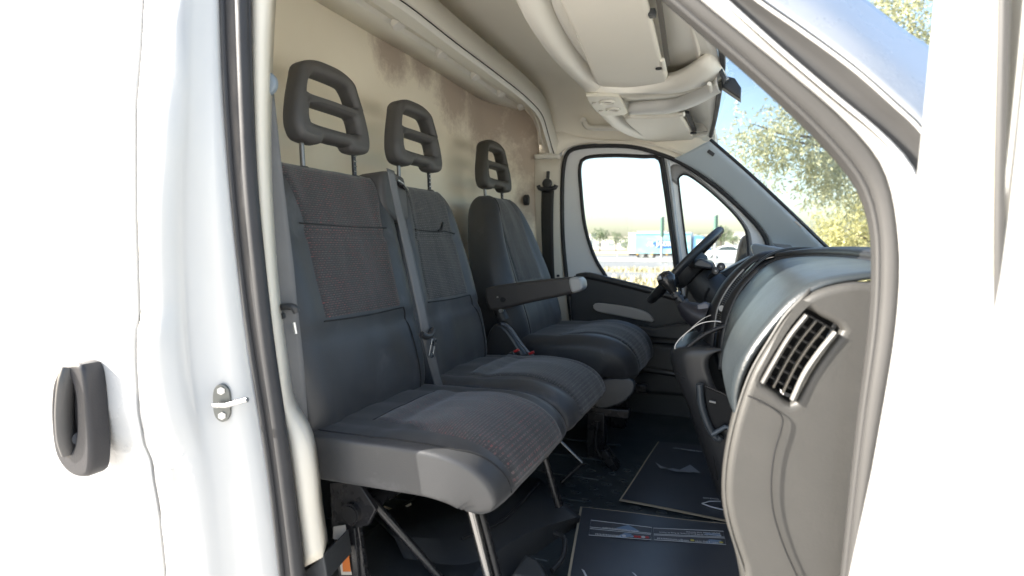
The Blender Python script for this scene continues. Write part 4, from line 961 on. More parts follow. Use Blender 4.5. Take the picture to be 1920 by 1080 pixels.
# ---- seat belts
b1 = thing('seat_belt', at(505, 160, Y=.14), 'grey seat belt hanging down beside the doorway pillar', 'seat belt')
pts = [at(503, 175, Y=.135), at(512, 300, Y=.135), at(522, 420, Y=.135), at(535, 560, Y=.135), at(548, 680, Y=.135), at(557, 800, Y=.14)]
ribbon('webbing', pts, lambda t_: .020 + .020 * min(1, t_ * 2.0), (.75, .66, 0), WEB, b1, 40)
disc('guide_loop', at(500, 158, Y=.13) , (.3, -1, 0), .022, .012, mat('blue_grey_plastic', (.20, .24, .28), .4), b1, 20, .004)
tube('webbing_stop', [at(515, 577, Y=.125), at(548, 575, Y=.125), at(556, 585, Y=.13)], .0065, BPLAST2, b1, 8, 12)
disc('button', at(531, 592, Y=.128), (0, -1, 0), .006, .006, BPLAST2, b1, 10)
tube('tongue', [at(551, 605, Y=.13), at(555, 626, Y=.13)], .003, STEEL, b1, 6)
b2 = thing('seat_belt', (.22, .60, 1.55), 'grey seat belt running diagonally across the bench from the belt tower', 'seat belt')
pts = [at(732, 318, X=.232), at(745, 380, X=.248), at(768, 480, X=.292), at(790, 580, X=.330), at(804, 650, X=.340), at(826, 736, X=.340)]
ribbon('webbing', pts, lambda t_: .024 + .004 * min(1, t_ * 3), [(.30, .95, -.20), (.35, .93, -.15)], WEB, b2, 50)
c = at(801, 633, X=.350); tube('tongue_grip', [c + Vector((0, -.026, .012)), c + Vector((.004, -.010, .004)), c + Vector((.004, .012, .006)), c + Vector((0, .028, .016))], .008, BPLAST2, b2, 8, 14)
plate('metal_tongue', c + Vector((.008, .012, -.026)), (0.1, 1, -.1), (.1, .18, 1), [(-.010, .022), (.010, .022), (.011, -.018), (.006, -.024), (-.006, -.024), (-.011, -.018)], [[(-.005, .004), (.005, .004), (.005, -.014), (-.005, -.014)]], .003, .0008, STEEL, b2, smoothline=False)
b3 = thing('seat_belt', at(1026, 350, Y=1.83), 'black driver seat belt on the far pillar', 'seat belt')
ribbon('webbing', T([(1027, 358), (1026, 400), (1027, 460), (1030, 520), (1040, 600)], 1.825), lambda t_: .062 - .010 * t_, (1, -.15, 0), mat('black_webbing', (.022, .022, .022), .6, var=.1), b3, 30)
gcx = at(1026, 350, Y=1.82); tube('guide_loop', [gcx + Vector((-.042, 0, .006)), gcx + Vector((-.03, 0, -.008)), gcx + Vector((.03, 0, -.008)), gcx + Vector((.042, 0, .006))], .010, BPLAST2, b3, 8, 16)
disc('anchor_cover', gcx + Vector((0, .006, .014)), (0, -1, 0), .022, .016, BPLAST2, b3, 18, .005)
tube('belt_stem', [at(1028, 322, Y=1.845), at(1026, 345, Y=1.83)], .008, BPLAST, b3, 8)
disc('button', at(1047, 517, Y=1.83), (0, -1, 0), .006, .01, BPLAST2, b3, 10)

# ---- black plastic housing on the floor
ub = thing('battery_cover', (.45, .5, .68), 'moulded black plastic cover on the floor under the bench', 'plastic cover')
def Z3(l): return [at(a, b, Z=z - .075) for a, b, z in l]
loft('cover_top', [Z3([(700, 970, .83), (820, 930, .83), (930, 900, .83), (1010, 900, .82)]), Z3([(740, 1010, .825), (860, 1010, .825), (960, 960, .82), (1050, 940, .81)]), Z3([(760, 1050, .80), (880, 1060, .80), (990, 1000, .80), (1085, 968, .79)]),
     Z3([(790, 1120, .72), (930, 1140, .72), (1020, 1080, .70), (1075, 1010, .70)])], mat('cover_plastic', (.055, .058, .062), .38, bump=.4, bscale=300, var=.2, vscale=9), ub, n=24, th=.006, angle=22)
tube('cover_rib', [at(865, 1010, Z=.757), at(935, 980, Z=.757), at(965, 955, Z=.757), at(1010, 905, Z=.757)], .0035, BPLAST2, ub, 8, 24)
prism('cover_boss', [at(955, 1080, Z=.73), at(985, 1035, Z=.755), at(1010, 1050, Z=.745), at(1030, 1090, Z=.73)], (0, .05, -.05), BPLAST, ub, .008)
tube('cover_clip', [at(1040, 1000, Z=.74), at(1058, 1010, Z=.74), at(1055, 1045, Z=.72), at(1035, 1070, Z=.71)], .006, BPLAST2, ub, 8, 16)
box('cover_body', (.40, .55, .705), (.34, .62, .05), BPLAST, ub, bevel=.02)
# ================================================================== OVERHEAD SHELF
oh = thing('overhead_shelf', (.8, 1.0, 1.87), 'beige moulded overhead shelf above the windscreen', 'shelf')
lip = TZ([(930, -90), (971, 0), (997, 55), (1038, 111), (1082, 155)], 1.858) + TZ([(1100, 175), (1118, 207), (1152, 240)], 1.845) + TZ([(1193, 259)], 1.84) + TZ([(1240, 266)], 1.84) + [Vector((.90, 1.80, 1.838))]
lipb = [v + Vector((-.012, .0, .02)) for v in lip]; lipc = [v + Vector((-.02, 0, .22)) for v in lip]
lin_ = [v + Vector((.028, -.012 if v.y > .9 else 0, .004)) for v in lip]; lin2 = [v + Vector((.055, -.02 if v.y > .9 else 0, .022)) for v in lip]
lin2[-1] = Vector((.905, 1.76, 1.85)); lin_[-1] = Vector((.90, 1.78, 1.84)); 
head = [Vector((.90, .12, 1.842)), Vector((.935, .35, 1.862)), Vector((.96, .6, 1.875)), Vector((.975, .95, 1.890)), Vector((.955, 1.3, 1.875)), Vector((.93, 1.62, 1.858)), Vector((.905, 1.78, 1.838))]
loft('shelf_rim', [lipc, lipb, lip, lin_, lin2], SHELF, oh, n=70, th=.003)
mid = [a.lerp(b, .45) + Vector((0, 0, .035)) for a, b in zip(cr(lin2, 40), cr(head, 40))]
mid2 = [a.lerp(b, .80) + Vector((0, 0, .020)) for a, b in zip(cr(lin2, 40), cr(head, 40))]
loft('shelf_underside', [lin2, mid, mid2, head], SHELF, oh, n=70, rn=16, th=.004, offset=1)
def zplate(name, pts, z, th, bv, m, p, holes=(), tilt=None, **k):
    P = [(at(a, b, Z=z)) for a, b in pts]; H = [[((at(a, b, Z=z)).x, (at(a, b, Z=z)).y) for a, b in h_] for h_ in holes]
    return plate(name, (0, 0, z), (1, 0, 0), (0, 1, 0), [(v.x, v.y) for v in P], H, th, bv, m, p, **k)
vs = tag(zplate('sun_visor', [(960, -190), (1000, -110), (1052, 0), (1078, 59), (1102, 115), (1115, 146), (1130, 158), (1180, 158), (1246, 148), (1252, 138), (1241, 108), (1227, 48), (1214, 0), (1180, -110), (1150, -190)], 1.868, .022, .009, VISOR, None), 'large near sun visor folded up over the bench side', 'sun visor', 'sun visors')
tube('visor_pivot', [at(1242, 112, Z=1.86), at(1246, 130, Z=1.86)], .006, SHELF, vs, 8)
disc('pivot_socket', at(1235, 127, Z=1.858), (0, 0, -1), .008, .004, DARK, vs, 10)
box('visor_clip', at(1223, 25, Z=1.862), (.014, .02, .014), BPLAST, vs, bevel=.002)
tube('visor_edge_seam', [at(a, b, Z=1.858) for a, b in ((1080, 62), (1104, 117), (1119, 145), (1132, 153), (1180, 153), (1240, 144))], .0011, VISOR, vs, 6, 30)
vf = tag(zplate('sun_visor', [(1171, 218), (1215, 217), (1272, 214), (1281, 219), (1299, 252), (1296, 260), (1262, 264), (1225, 262), (1196, 244)], 1.848, .020, .008, VISOR, None), 'small far sun visor above the driver window', 'sun visor', 'sun visors')
tube('visor_pivot', [at(1270, 216, Z=1.838), at(1283, 214, Z=1.838)], .008, SHELF, vf, 8)
disc('pivot_socket', at(1300, 248, Z=1.835), (0, 0, -1), .012, .006, DARK, vf, 10)
prism('visor_gap_shade', [at(1284, 213, Z=1.846), at(1292, 213, Z=1.846), at(1306, 246, Z=1.846), at(1300, 250, Z=1.846)], (0, 0, .01), DARK, oh)  # dark slab beside the far visor, painting the shade of the gap
prism('visor_gap_shade', [at(1228, -10, Z=1.865), at(1238, -10, Z=1.865), at(1256, 120, Z=1.865), at(1248, 128, Z=1.865)], (0, 0, .01), mat('shelf_shadow_gap', (.12, .11, .095), .8), oh)  # brown slab carries the shadow of the near visor gap in its colour
tube('rim_seam', [v + Vector((.002, -.002, -.001)) for v in lin2], .0012, mat('shelf_joint', (.16, .15, .13), .8), oh, 6, 70)
# centre spine
u_ = [at(a, b, Z=1.862) for a, b in ((1097, 170), (1128, 160), (1180, 161), (1249, 152), (1282, 142))] + [at(1320, 118, Z=1.872), at(1346, 104, Z=1.893)]
l_ = [at(a, b, Z=1.842) for a, b in ((1101, 176), (1180, 176), (1264, 173), (1306, 163))] + [at(1340, 150, Z=1.858), at(1362, 140, Z=1.880)]
mm = [a.lerp(b, .5) + Vector((0, 0, -.006)) for a, b in zip(cr(u_, 30), cr(l_, 30))]
loft('spine', [[v + Vector((0, 0, .02)) for v in u_], u_, mm, l_], SHELF, oh, n=40, th=.003)
pk = [at(a, b, Z=1.872) for a, b in ((1110, 190), (1180, 192), (1262, 188), (1320, 168), (1352, 150))]
loft('pocket_wall', [l_, pk], mat('pocket_plastic_shaded', (.62, .58, .49), .5), oh, n=30, th=.002)  # darker than the shelf, recess shade put into the colour
lu = [at(a, b, Z=1.842) for a, b in ((1178, 206), (1215, 202), (1262, 196), (1300, 178), (1345, 158))]
ll = [at(a, b, Z=1.838) for a, b in ((1180, 214), (1215, 214), (1256, 212), (1302, 198), (1352, 172))]
loft('pocket_lip', [[v + Vector((0, 0, .03)) for v in lu], lu, [a.lerp(b, .5) + Vector((0, 0, -.005)) for a, b in zip(cr(lu, 20), cr(ll, 20))], ll, [v + Vector((0, .01, .03)) for v in ll]], mat('pocket_lip_shaded', (.62, .61, .57), .5), oh, n=40, th=.002)  # lip greyed so its colour holds the shading below the spine
loft('pocket_floor', [pk, [v + Vector((0, 0, .028)) for v in lu]], SHELF, oh, n=30, th=.002)
tube('pocket_end_rib', [at(1330, 157, Z=1.84), at(1334, 172, Z=1.84)], .006, SHELF, oh, 8)
ml = tag(zplate('map_light', [(1099, 178), (1130, 177), (1160, 178), (1168, 190), (1178, 209), (1172, 213), (1127, 214), (1117, 206), (1105, 191)], 1.838, .012, .004, mat('map_light_plastic', (.60, .57, .48), .4), None, smoothline=False), 'beige twin map light console with two round lamps', 'map light')
LENS = mat('lamp_lens', (.50, .47, .40), .15, coat=.8)
for (px, py, r) in ((1138, 192, .021), (1149, 206, .019)):
    c = at(px, py, Z=1.830); tube('lamp_ring', [c + Vector((math.cos(a) * r, math.sin(a) * r, 0)) for a in [6.283 * i / 24 for i in range(24)]], .004, SHELF, ml, 6, closed=True)
    disc('lamp_lens', c + Vector((0, 0, .004)), (0, 0, -1), r * .95, .003, LENS, ml, 22)
for (px, py) in ((1114, 193), (1126, 208)): box('switch', at(px, py, Z=1.831), (.012, .018, .006), LABELW, ml, (0, 0, 20), .002)
# roof camera pod
pod = thing('mirror_mount', at(1370, 165, Z=1.84), 'small black sensor box hanging at the windscreen top', 'sensor box')
plate('housing', (0, 1.10, 0), (1, 0, 0), (0, 0, 1), xz([(1352, 150), (1362, 146), (1378, 150), (1390, 168), (1389, 190), (1383, 186), (1368, 176), (1354, 166)], 1.10), [], .05, .006, BPLAST2, pod, smoothline=False)
prism('bracket', T([(1330, 88), (1336, 86), (1362, 146), (1356, 152)], 1.0), (0, .04, 0), BPLAST, pod, .002)
tube('lens', [at(1360, 150, Y=1.07), at(1366, 147, Y=1.07)], .008, STEEL, pod, 10)
# grab handle
gh = thing('grab_handle', at(1125, 235, Y=1.80), 'beige folding grab handle above the driver window', 'grab handle')
tube('bar', T([(1095, 228), (1102, 238), (1118, 240), (1150, 240), (1172, 242)], 1.80), .012, SHELF, gh, 10, 24)
tube('mount', [at(1094, 226, Y=1.80), at(1094, 226, Y=1.86)], .014, SHELF, gh, 10); tube('mount', [at(1172, 242, Y=1.80), at(1172, 242, Y=1.86)], .014, SHELF, gh, 10)

# ================================================================== DASHBOARD
da = thing('dashboard', (1.25, 1.0, .9), 'black moulded dashboard sweeping from the doorway to the steering wheel', 'dashboard')
def sec(Y, pts): return [Vector((x, Y, z)) for x, z in pts]
# passenger side body (airbag panel) and lower part
pf = [(1.52, 1.33), (1.38, 1.355), (1.24, 1.372), (1.15, 1.365)] + [(v.x, v.z) for v in T([(1436, 503), (1405, 535), (1378, 575), (1368, 615), (1380, 652), (1402, 700)], .88)]
pfe = [(x + .028, z - .012) for x, z in pf]; pfm = [(x + .012, z - .004) for x, z in pf]
loft('airbag_panel', [sec(.14, pfe), sec(.25, pfm), sec(.45, pf), sec(.65, pf), sec(.88, pf)], DASHM, da, n=50, rn=20, th=.006)
tube('panel_joint', T([(1368, 612), (1385, 640), (1402, 672), (1440, 705)], .86), .0018, SEAM, da, 6, 20)
lw = [(1.045, 1.075), (1.045, 1.03), (1.075, .97), (1.12, .88), (1.18, .78), (1.26, .70), (1.40, .66)]
loft('lower_panel', [sec(.14, [(x + .01, z) for x, z in lw]), sec(.3, lw), sec(.6, lw), sec(.84, lw)], BPLAST, da, n=40, rn=10, th=.006)
tube('panel_seam', [Vector((1.062, .14, 1.07)), Vector((1.044, .3, 1.07)), Vector((1.040, .84, 1.072))], .0025, SEAM, da, 6, 20)
# defroster slot on top
prism('demister_slot', [(1.28, .35, 1.366), (1.31, .35, 1.366), (1.31, .80, 1.368), (1.28, .80, 1.368)], (0, 0, .004), DARK, da)
# hood lip: arch over the centre stack, then along the top edge towards the doorway
LIPM = mat('dash_lip_plastic', (.018, .018, .020), .42, bump=.4, bscale=300, var=.1)
rO = T([(1316, 660), (1328, 592), (1343, 555), (1365, 522), (1402, 489), (1432, 474), (1470, 471)], 1.0)
rV1 = T([(1338, 660), (1345, 595), (1356, 562), (1378, 528), (1408, 497), (1436, 484), (1472, 479)], .95)
rV2 = T([(1350, 660), (1357, 592), (1369, 560), (1390, 530), (1417, 504), (1445, 490), (1476, 483)], .92)
rI = T([(1364, 660), (1368, 600), (1384, 566), (1410, 535), (1440, 512), (1462, 502), (1492, 497)], .885)
loft('arch_outer', [[v + Vector((.01, .05, -.01)) for v in rO], rO, [a.lerp(b, .5) + Vector((-.004, 0, .004)) for a, b in zip(rO, rV1)], rV1], LIPM, da, n=50, th=.004)
loft('arch_inner', [rV2, [a.lerp(b, .35) + Vector((-.007, -.004, .006)) for a, b in zip(rV2, rI)], [a.lerp(b, .8) + Vector((-.004, -.004, .002)) for a, b in zip(rV2, rI)], rI, [v + Vector((.02, 0, -.01)) for v in rI]], LIPM, da, n=50, rn=12, th=.004)
loft('arch_channel', [[v + Vector((.006, 0, -.004)) for v in rV1], [v + Vector((.006, 0, -.004)) for v in rV2]], DARK, da, n=50, th=.003)
arc = [Vector((1.13, .90, 1.372)), Vector((1.175, .84, 1.380)), Vector((1.21, .74, 1.384)), Vector((1.235, .6, 1.385)), Vector((1.25, .35, 1.382)), Vector((1.25, .16, 1.372))]
def band(name, path, w1, w2, m, p, n=60):
    A = cr(path, n); return loft(name, [[v + Vector(w1) for v in A], [v + Vector(w1) * .5 + Vector((-.004, -.01, .008)) for v in A], A, [v + Vector(w2) for v in A]], m, p, n=n, th=.004)
band('hood_lip', arc, (.03, .03, .004), (-.03, -.03, -.022), LIPM, da)
tube('hood_edge', arc, .012, LIPM, da, 10, 60)
# top pad behind the arch to the windscreen
top1 = [Vector((1.02, 1.02, 1.25)), Vector((1.05, 1.02, 1.32)), Vector((1.12, 1.02, 1.385)), Vector((1.22, 1.02, 1.395)), Vector((1.36, 1.02, 1.36)), Vector((1.5, 1.02, 1.32))]
def shY(R, y, dx=0, dz=0): return [Vector((v.x + dx, y, v.z + dz)) for v in R]
loft('top_pad', [shY(top1, .90, .0), top1, shY(top1, 1.16, .0, -.005), shY(top1, 1.30, .03, -.004), shY(top1, 1.6, .04, -.01), shY(top1, 1.84, .05, -.03)], DASHM, da, n=40, rn=24, th=.006)
# instrument hood (grey-blue wedge)
prism('instrument_hood', [at(1408, 462, Y=1.42), at(1414, 456, Y=1.42), at(1500, 470, Y=1.30), at(1490, 492, Y=1.30), at(1412, 478, Y=1.42)], (0, .24, 0), mat('hood_top_grey', (.30, .34, .37), .38), da, .006)
# centre stack face (faces rear, with vents)
cs = [T([(1345, 640), (1352, 590), (1368, 555), (1392, 522), (1420, 498)], .90), T([(1338, 640), (1340, 590), (1352, 552), (1376, 516), (1408, 490)], 1.02), T([(1325, 640), (1325, 590), (1335, 555), (1352, 520), (1385, 488)], 1.14)]
cs = [[Vector((x, y, z)) for x, z in ((.995, 1.08), (1.0, 1.16), (1.012, 1.22), (1.04, 1.29), (1.085, 1.345))] for y in (.88, 1.16)]
loft('centre_stack', cs, BPLAST, da, n=30, rn=8, th=.01)
# vents in the arch channel
C1 = cr(rV1, 60)[10:42]; C2 = cr(rV2, 60)[10:42]
cvn = tube('centre_vent', [v + Vector((-.003, 0, .002)) for v in C1], .0022, SILVER, da, 6); tube('vent_frame', [v + Vector((-.003, 0, .002)) for v in C2], .0022, mat('frame_grey', (.12, .12, .12), .3), cvn, 6)
for k in range(1, 31): tube('louvre', [C1[k], C2[k]], .0014, mat('louvre_grey', (.10, .10, .10), .4) if k == 1 else bpy.data.materials['louvre_grey'], cvn, 5)
disc('vent_knob', at(1354, 578, Y=.925), (-.3, -1, 0), .008, .004, SILVER, da, 12)
# lower centre console with cup-holder rim
co = [[(.99, 1.12), (.93, 1.135), (.885, 1.125), (.872, 1.10), (.885, 1.05), (.915, .98), (.95, .88), (.985, .78), (1.02, .69)]]
def csec(y, dx=0): return [Vector((x + dx, y, z)) for x, z in co[0]]
loft('centre_console', [csec(.86, .10), csec(.875, .03), csec(.90, .008), csec(.95, 0), csec(1.05, 0), csec(1.15, .005), csec(1.19, .03), csec(1.20, .1)], BPLAST2, da, n=50, rn=26, th=.005)
tube('console_chrome', T([(1268, 662), (1266, 648), (1280, 630), (1310, 608), (1340, 602), (1360, 606)], .90), .0015, CHROME, da, 6, 30)
tube('console_chrome', [v + Vector((0.012, .07, .008)) for v in T([(1268, 662), (1266, 648), (1280, 630), (1310, 606), (1338, 598)], .90)], .0011, CHROME, da, 6, 30)
tube('console_rim', T([(1272, 668), (1290, 650), (1325, 625), (1362, 610)], .885), .006, LIPM, da, 8, 20)
tube('console_seam', T([(1268, 700), (1300, 720), (1330, 740), (1330, 800), (1345, 900)], .872), .0018, SEAM, da, 6, 30)
# glove pocket with light edge
pk_ = T([(1312, 720), (1316, 760), (1330, 800), (1345, 822), (1352, 818)], .84)
tube('pocket_handle', pk_, .010, mat('pocket_handle_grey', (.07, .08, .09), .35), da, 10, 20, flat=1.4)
prism('pocket_recess', T([(1320, 725), (1378, 750), (1376, 800), (1348, 812), (1330, 790)], .845), (0, .01, 0), DARK, da)
tube('pocket_edge', T([(1322, 723), (1350, 735), (1385, 752)], .838), .0025, LIPM, da, 6)
tube('pocket_clip', T([(1330, 752), (1342, 755)], .836), .003, SILVER, da, 6)
tube('pocket_trim', T([(1335, 815), (1360, 800), (1375, 806)], .83), .006, mat('blue_grey_trim', (.09, .11, .13), .35), da, 8)
# near end cap
YC = .125
cap = xz([(1660, 515), (1640, 530), (1600, 530), (1550, 540), (1510, 558), (1475, 595), (1445, 640), (1415, 690), (1395, 740), (1375, 810), (1363, 880), (1362, 940), (1375, 1000), (1395, 1060), (1420, 1140), (1660, 1140), (1690, 800), (1700, 600)], YC)
vo = [(1512, 582), (1530, 590), (1560, 612), (1574, 620), (1560, 640), (1530, 680), (1505, 725), (1488, 756), (1470, 748), (1440, 728), (1426, 716), (1440, 690), (1465, 640), (1490, 605)]
vh = xz([(1508, 578), (1540, 594), (1576, 616), (1560, 640), (1525, 690), (1492, 748), (1480, 756), (1456, 738), (1431, 716), (1444, 688), (1469, 637), (1494, 596)], YC)
cp_ = plate('end_cap', (0, YC + .02, 0), (1, 0, 0), (0, 0, 1), cap, [vh], .05, .010, CAPM, da, res=140, hres=50, bres=5)
cp_['label'] = 'dusty grey-black end panel of the dashboard'
mk('vent_back', [Vector((a, YC + .060, b)) for a, b in xz([(1500, 570), (1580, 605), (1500, 765), (1410, 720)], YC)], [(0, 1, 2, 3)], DARK, cp_, False)
for (f) in (.36, .68):       # long curved vanes
    A = cr([at(1512, 590, Y=YC), at(1480, 630, Y=YC), at(1450, 680, Y=YC), at(1430, 716, Y=YC)], 14); Bc = cr([at(1566, 622, Y=YC), at(1535, 660, Y=YC), at(1508, 700, Y=YC), at(1486, 748, Y=YC)], 14)
    ribbon('vent_vane', [a.lerp(b, f) + Vector((0, .008, 0)) for a, b in zip(A, Bc)], .014, (0, 1, 0), mat('vane_grey', (.13, .12, .10), .5), cp_, 20, .0026)
for k in range(7):           # short cross vanes behind
    t_ = (k + .5) / 7; i = int(t_ * 13)
    a, b = A[i], Bc[i]
    ribbon('cross_vane', [a.lerp(b, .05) + Vector((0, .025, 0)), a.lerp(b, .95) + Vector((0, .025, 0))], .016, (0, 1, 0), mat('cross_vane', (.09, .085, .08), .5), cp_, 6, .0022, False)
tube('vent_bezel', [v + Vector((0, -.006, 0)) for v in Bc], .0042, mat('bezel_light', (.12, .118, .11), .5), cp_, 8, 24, flat=1.3)
tube('vent_bezel', [v + Vector((0, -.006, 0)) for v in A], .0035, mat('bezel_mid', (.08, .078, .074), .5), cp_, 8, 24, flat=1.6)
pnl = T([(1402, 742), (1432, 755), (1464, 778), (1466, 800), (1452, 850), (1446, 905), (1450, 960), (1468, 1020), (1492, 1075), (1512, 1115)], YC - .0105)
tube('panel_gap', [v for v in pnl], .0011, SEAM, cp_, 6, 50)
loft('cap_side_roll', [T([(1518, 552), (1476, 594), (1446, 640), (1415, 692), (1396, 740), (1376, 810), (1364, 880), (1364, 940), (1376, 1000), (1396, 1060), (1418, 1130)], .128), T([(1540, 520), (1490, 560), (1450, 620), (1410, 690), (1385, 750), (1366, 830), (1358, 900), (1362, 960), (1385, 1040), (1400, 1130)], .20)], CAPM, da, n=40, th=.004)

prism('instrument_binnacle', T([(1290, 512), (1315, 500), (1350, 512), (1372, 500), (1410, 480), (1440, 500), (1440, 640), (1300, 640), (1284, 560)], 1.46), (0, .34, 0), BPLAST, da, .01)
# ------------------------------------------------------------------ steering wheel
W1 = at(1350, 432, Y=1.42); W2 = at(1222, 562, Y=1.42)
wc = (W1 + W2) / 2; e1 = (W1 - W2).normalized(); R = (W1 - W2).length / 2; e2 = Vector((0, 1, 0)); nn = e1.cross(e2).normalized()
if nn.x > 0: nn = -nn
sw = thing('steering_wheel', wc, 'black four spoke steering wheel', 'steering wheel')
tube('rim', [wc + e1 * R * math.cos(a) + e2 * R * math.sin(a) for a in [6.2832 * i / 64 for i in range(64)]], .0135, BPLAST2, sw, 14, closed=True)
hub = tube('hub', [wc - nn * .05, wc - nn * .03, wc - nn * .0, wc + nn * .010], [.06, .075, .072, .05], BPLAST, sw, 28)
tube('hub_badge', [wc + nn * .010, wc + nn * .013], .02, SILVER, hub, 20)
for sx, sy in ((.35, .94), (.35, -.94), (-.55, .6), (-.55, -.6)):
    d = (e1 * sx + e2 * sy).normalized(); tube('spoke', [wc - nn * .015 + d * .05, wc - nn * .012 + d * .11, wc + d * (R - .005)], [.022, .017, .012], BPLAST2, sw, 10, flat=.5)
    tube('spoke_trim', [wc - nn * .004 + d * .06, wc - nn * .003 + d * (R - .03)], .006, SILVER if sx > 0 else BPLAST2, sw, 8)
sc = thing('steering_column', wc - nn * .12, 'black steering column shroud with stalks behind the wheel', 'steering column')
tube('shroud', [wc - nn * .055, wc - nn * .10, wc - nn * .20, wc - nn * .34], [.05, .062, .07, .085], BPLAST, sc, 22)
prism('top_cowl', [at(1300, 492, Y=1.30), at(1312, 484, Y=1.30), at(1335, 493, Y=1.30), at(1338, 505, Y=1.30), at(1300, 500, Y=1.30)], (0, .16, 0), mat('cowl_grey', (.07, .075, .08), .35), sc, .006)
for (px, py) in ((1342, 508), (1352, 500)):
    st_ = tube('stalk', [at(px - 12, py + 12, Y=1.36), at(px, py + 2, Y=1.22), at(px, py, Y=1.17)], [.007, .009, .0125], BPLAST2, sc, 12); disc('stalk_end', at(px, py, Y=1.168), (-.2, -1, .1), .012, .006, BPLAST2, st_, 14, .002); disc('end_dot', at(px, py, Y=1.161), (-.2, -1, .1), .003, .001, SILVER, st_, 8)
tube('column_cables', T([(1330, 540), (1322, 560), (1328, 590)], 1.30), .004, SEAM, sc, 6, 14)
# gear lever
K = at(1250, 526, Y=1.02)
gl_ = thing('gear_lever', K, 'dash mounted gear lever with round black knob', 'gear lever')
P_ = [at(1246, 516, Y=1.02), at(1250, 524, Y=1.02), at(1256, 535, Y=1.02), at(1264, 548, Y=1.02)]
kn = tube('knob', [at(1240, 512, Y=1.02), at(1243, 516, Y=1.02), P_[1], P_[2], P_[3]], [.010, .022, .027, .019, .011], mat('gloss_knob', (.02, .02, .02), .18), gl_, 20)
tube('knob_top', [at(1238, 520, Y=1.005), at(1236, 524, Y=1.0)], .008, SILVER, kn, 10)
tube('shaft', [P_[3], at(1276, 562, Y=1.02), at(1292, 580, Y=1.02)], .0085, BPLAST2, gl_, 10)
for i, q in enumerate(((1266, 551), (1272, 558), (1281, 565))): tube('collar', [at(q[0], q[1], Y=1.02), at(q[0] + 4, q[1] + 4, Y=1.02)], .0155 - i * .001, BPLAST, gl_, 14)
tube('boot', [at(1276, 568, Y=1.02), at(1286, 578, Y=1.02), at(1300, 588, Y=1.02), at(1322, 596, Y=1.02)], [.014, .024, .034, .045], mat('leather_boot', (.022, .022, .028), .35, bump=1.0, bscale=45), gl_, 18)
sb = prism('boot_clip', T([(1306, 572), (1322, 566), (1332, 572), (1322, 596), (1308, 592)], .99), (0, .03, 0), mat('shiny_boot_fold', (.10, .11, .14), .25), gl_, .004)
prism('boot_base', T([(1296, 600), (1345, 600), (1350, 560), (1326, 590)], 1.0), (0, .08, 0), BPLAST, gl_, .006)

# ------------------------------------------------------------------ paper mats
PAPER = mat('printed_black_paper', (.062, .070, .084), .30, var=.06, vscale=3)
PTXT = mat('printed_silver_text', (.55, .58, .62), .5); PBLUE = mat('printed_blue', (.20, .30, .45), .5); PBOX = mat('printed_box_grey', (.075, .082, .095), .4)
def bil(c, u, v): return (c[0].lerp(c[1], u)).lerp(c[3].lerp(c[2], u), v)
def sheet(name, c, z, m, p, nu=26, nv=18, wave=.004, seed=0):
    V = []; F = []
    for j in range(nv):
        for i in range(nu):
            q = bil(c, i / (nu - 1), j / (nv - 1)); q = q.copy(); q.z = z + wave * (noise.noise(Vector((q.x * 5 + seed, q.y * 5, 0))) + .5); V.append(q)
    for j in range(nv - 1):
        for i in range(nu - 1): F.append((j * nu + i, j * nu + i + 1, (j + 1) * nu + i + 1, (j + 1) * nu + i))
    o = mk(name, V, F, m, p); return o
ZF = .69
def inset(c, f):
    ctr = (c[0] + c[1] + c[2] + c[3]) / 4; out = []
    for q in c: d = (ctr - q); out.append(q + d.normalized() * f)
    return out
# near mat: corners far-left, far-right, near-right, near-left
c1 = [at(1088, 951, Z=ZF), at(1372, 984, Z=ZF), at(1425, 1190, Z=ZF), at(1040, 1215, Z=ZF)]
m1 = thing('paper_floor_mat', sum(c1, Vector()) / 4, 'printed black paper mat with contact details in the passenger footwell', 'paper mat', 'paper floor mats')
sheet('mat_edge', c1, ZF, CARD, m1); s1 = sheet('mat_print', inset(c1, .011), ZF + .0024, PAPER, m1)
def pm(px, py, dz=.0085): return at(px, py, Z=ZF + dz)
def label(pxl, pxr, body, size, par_, m=PTXT):
    """text reading from the image's right to its left, upside down to the camera"""
    O = pm(*pxr); E = pm(*pxl); A = (E - O).normalized(); Bv = Vector((0, 0, 1)).cross(A)
    t_ = text('lettering', body, size, O, A, Bv, m, par_, .0002)
    L = (E - O).length; xs = [((v.co - O).dot(A)) for v in t_.data.vertices]; w0 = max(xs)
    for v in t_.data.vertices: d = (v.co - O); k = d.dot(A); v.co = v.co + A * (k * (L / w0 - 1))
    return t_
def pbox(nm, q, m, dz=.0068):
    P = [at(a, b, Z=ZF + dz) for a, b in q]; return mk(nm, P, [(0, 1, 2, 3)], m, s1, False)
def pframe(q):
    P = [at(a, b, Z=ZF + .0078) for a, b in q]; tube('box_outline', P, .0006, PTXT, s1, 4, closed=True)
BX = [[(1108, 975), (1222, 989), (1221, 1000), (1106, 988)], [(1106, 991), (1220, 1002), (1221, 1012), (1104, 1003)], [(1225, 990), (1356, 996), (1358, 1007), (1226, 1001)], [(1226, 1003), (1359, 1009), (1361, 1021), (1227, 1012)]]
for q in BX: pbox('print_box', q, PBOX); pframe(q)
for q in ([(1154, 990), (1178, 984), (1200, 996), (1190, 998)], [(1152, 1007), (1172, 999), (1186, 1001), (1172, 1009)], [(1318, 1002), (1326, 999), (1350, 1001), (1352, 1006)], [(1322, 1018), (1330, 1011), (1352, 1013), (1355, 1020)]): pbox('print_blue_flash', q, PBLUE, .0074)
label((1130, 988), (1197, 995), 'www.firstchoicecars.com', .014, s1)
label((1116, 1000), (1164, 1004), 'firstchoicecarsuae', .013, s1)
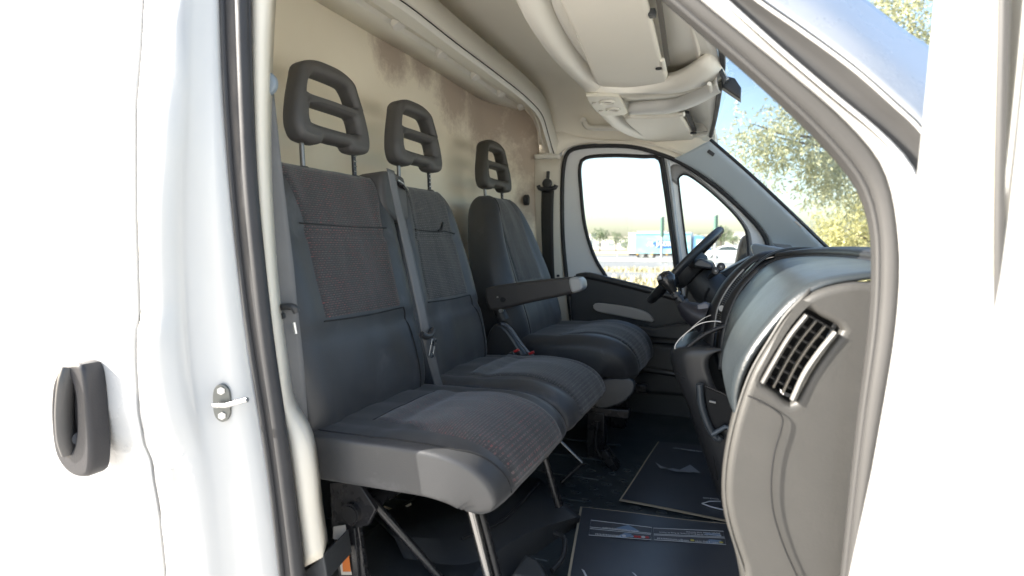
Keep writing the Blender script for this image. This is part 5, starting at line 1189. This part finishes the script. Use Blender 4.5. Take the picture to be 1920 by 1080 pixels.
for k, m_ in enumerate((PTXT, PBLUE, PBLUE, REDP, REDP, PTXT, REDP)):
    c = pm(1170 + k * 7.2, 1004.5 + k * .5, .009); disc('social_icon', c, (0, 0, 1), .0052, .0004, m_, s1, 8)
label((1286, 996.5), (1350, 999), 'Sharjah, United Arab Emirates', .009, s1); label((1236, 997), (1352, 1003), 'Showroom No. 90,98 Souq Al Haraj, Al Ruqa Al Hamra', .009, s1)
label((1232, 1008), (1291, 1012.5), 'info@firstchoicecars.ae', .012, s1); label((1303, 1012.5), (1346, 1016), '+971 6 543 7777', .012, s1)
disc('contact_icon', pm(1298, 1013), (0, 0, 1), .005, .0004, mat('icon_yellow', (.55, .5, .1), .5), s1, 6); disc('contact_icon', pm(1352, 1017), (0, 0, 1), .005, .0004, mat('icon_yellow', (.55, .5, .1), .5), s1, 6)
for q in ([(1090, 1066), (1096, 1070), (1106, 1090), (1098, 1082)], [(1184, 1072), (1190, 1075), (1204, 1090), (1196, 1085)]): pbox('print_emblem', q, PTXT)
# far mat
c2 = [at(1234, 826, Z=ZF), at(1400, 845, Z=ZF), at(1480, 1000, Z=ZF), at(1160, 938, Z=ZF)]
m2 = thing('paper_floor_mat', sum(c2, Vector()) / 4, 'printed black paper mat in the driver footwell beyond the first mat', 'paper mat', 'paper floor mats')
sheet('mat_edge', c2, ZF - .004, CARD, m2, seed=4, wave=.004); s2 = sheet('mat_print', inset(c2, .011), ZF - .0010, PAPER, m2, seed=4, wave=.004)
def em(nm, pts, m, r=.0012): tube(nm, [at(a, b, Z=ZF + .004) for a, b in pts], r, m, s2, 4)
for q in ([(1228, 866), (1238, 878), (1262, 880), (1240, 874)], [(1240, 877), (1262, 878), (1300, 886), (1268, 884)], [(1294, 871), (1314, 887), (1300, 885), (1270, 883)]): mk('print_emblem', [at(a, b, Z=ZF + .0045) for a, b in q], [(0, 1, 2, 3)], mat('emblem_silver', (.30, .33, .38), .4), s2, False)
em('print_oval', [(1316, 944), (1330, 940), (1352, 940)], PTXT, .0018); em('print_oval', [(1316, 944), (1332, 950), (1356, 956)], PTXT, .0018)
mk('print_header', [at(a, b, Z=ZF + .0045) for a, b in [(1252, 836), (1322, 842), (1318, 852), (1278, 846)]], [(0, 1, 2, 3)], PBOX, s2, False)
s1_ = s1
label((1262, 839), (1316, 846), 'www.firstchoicecars.com', .016, s2)
label((1318, 932), (1348, 935), 'CHOICE CARS', .012, s2)
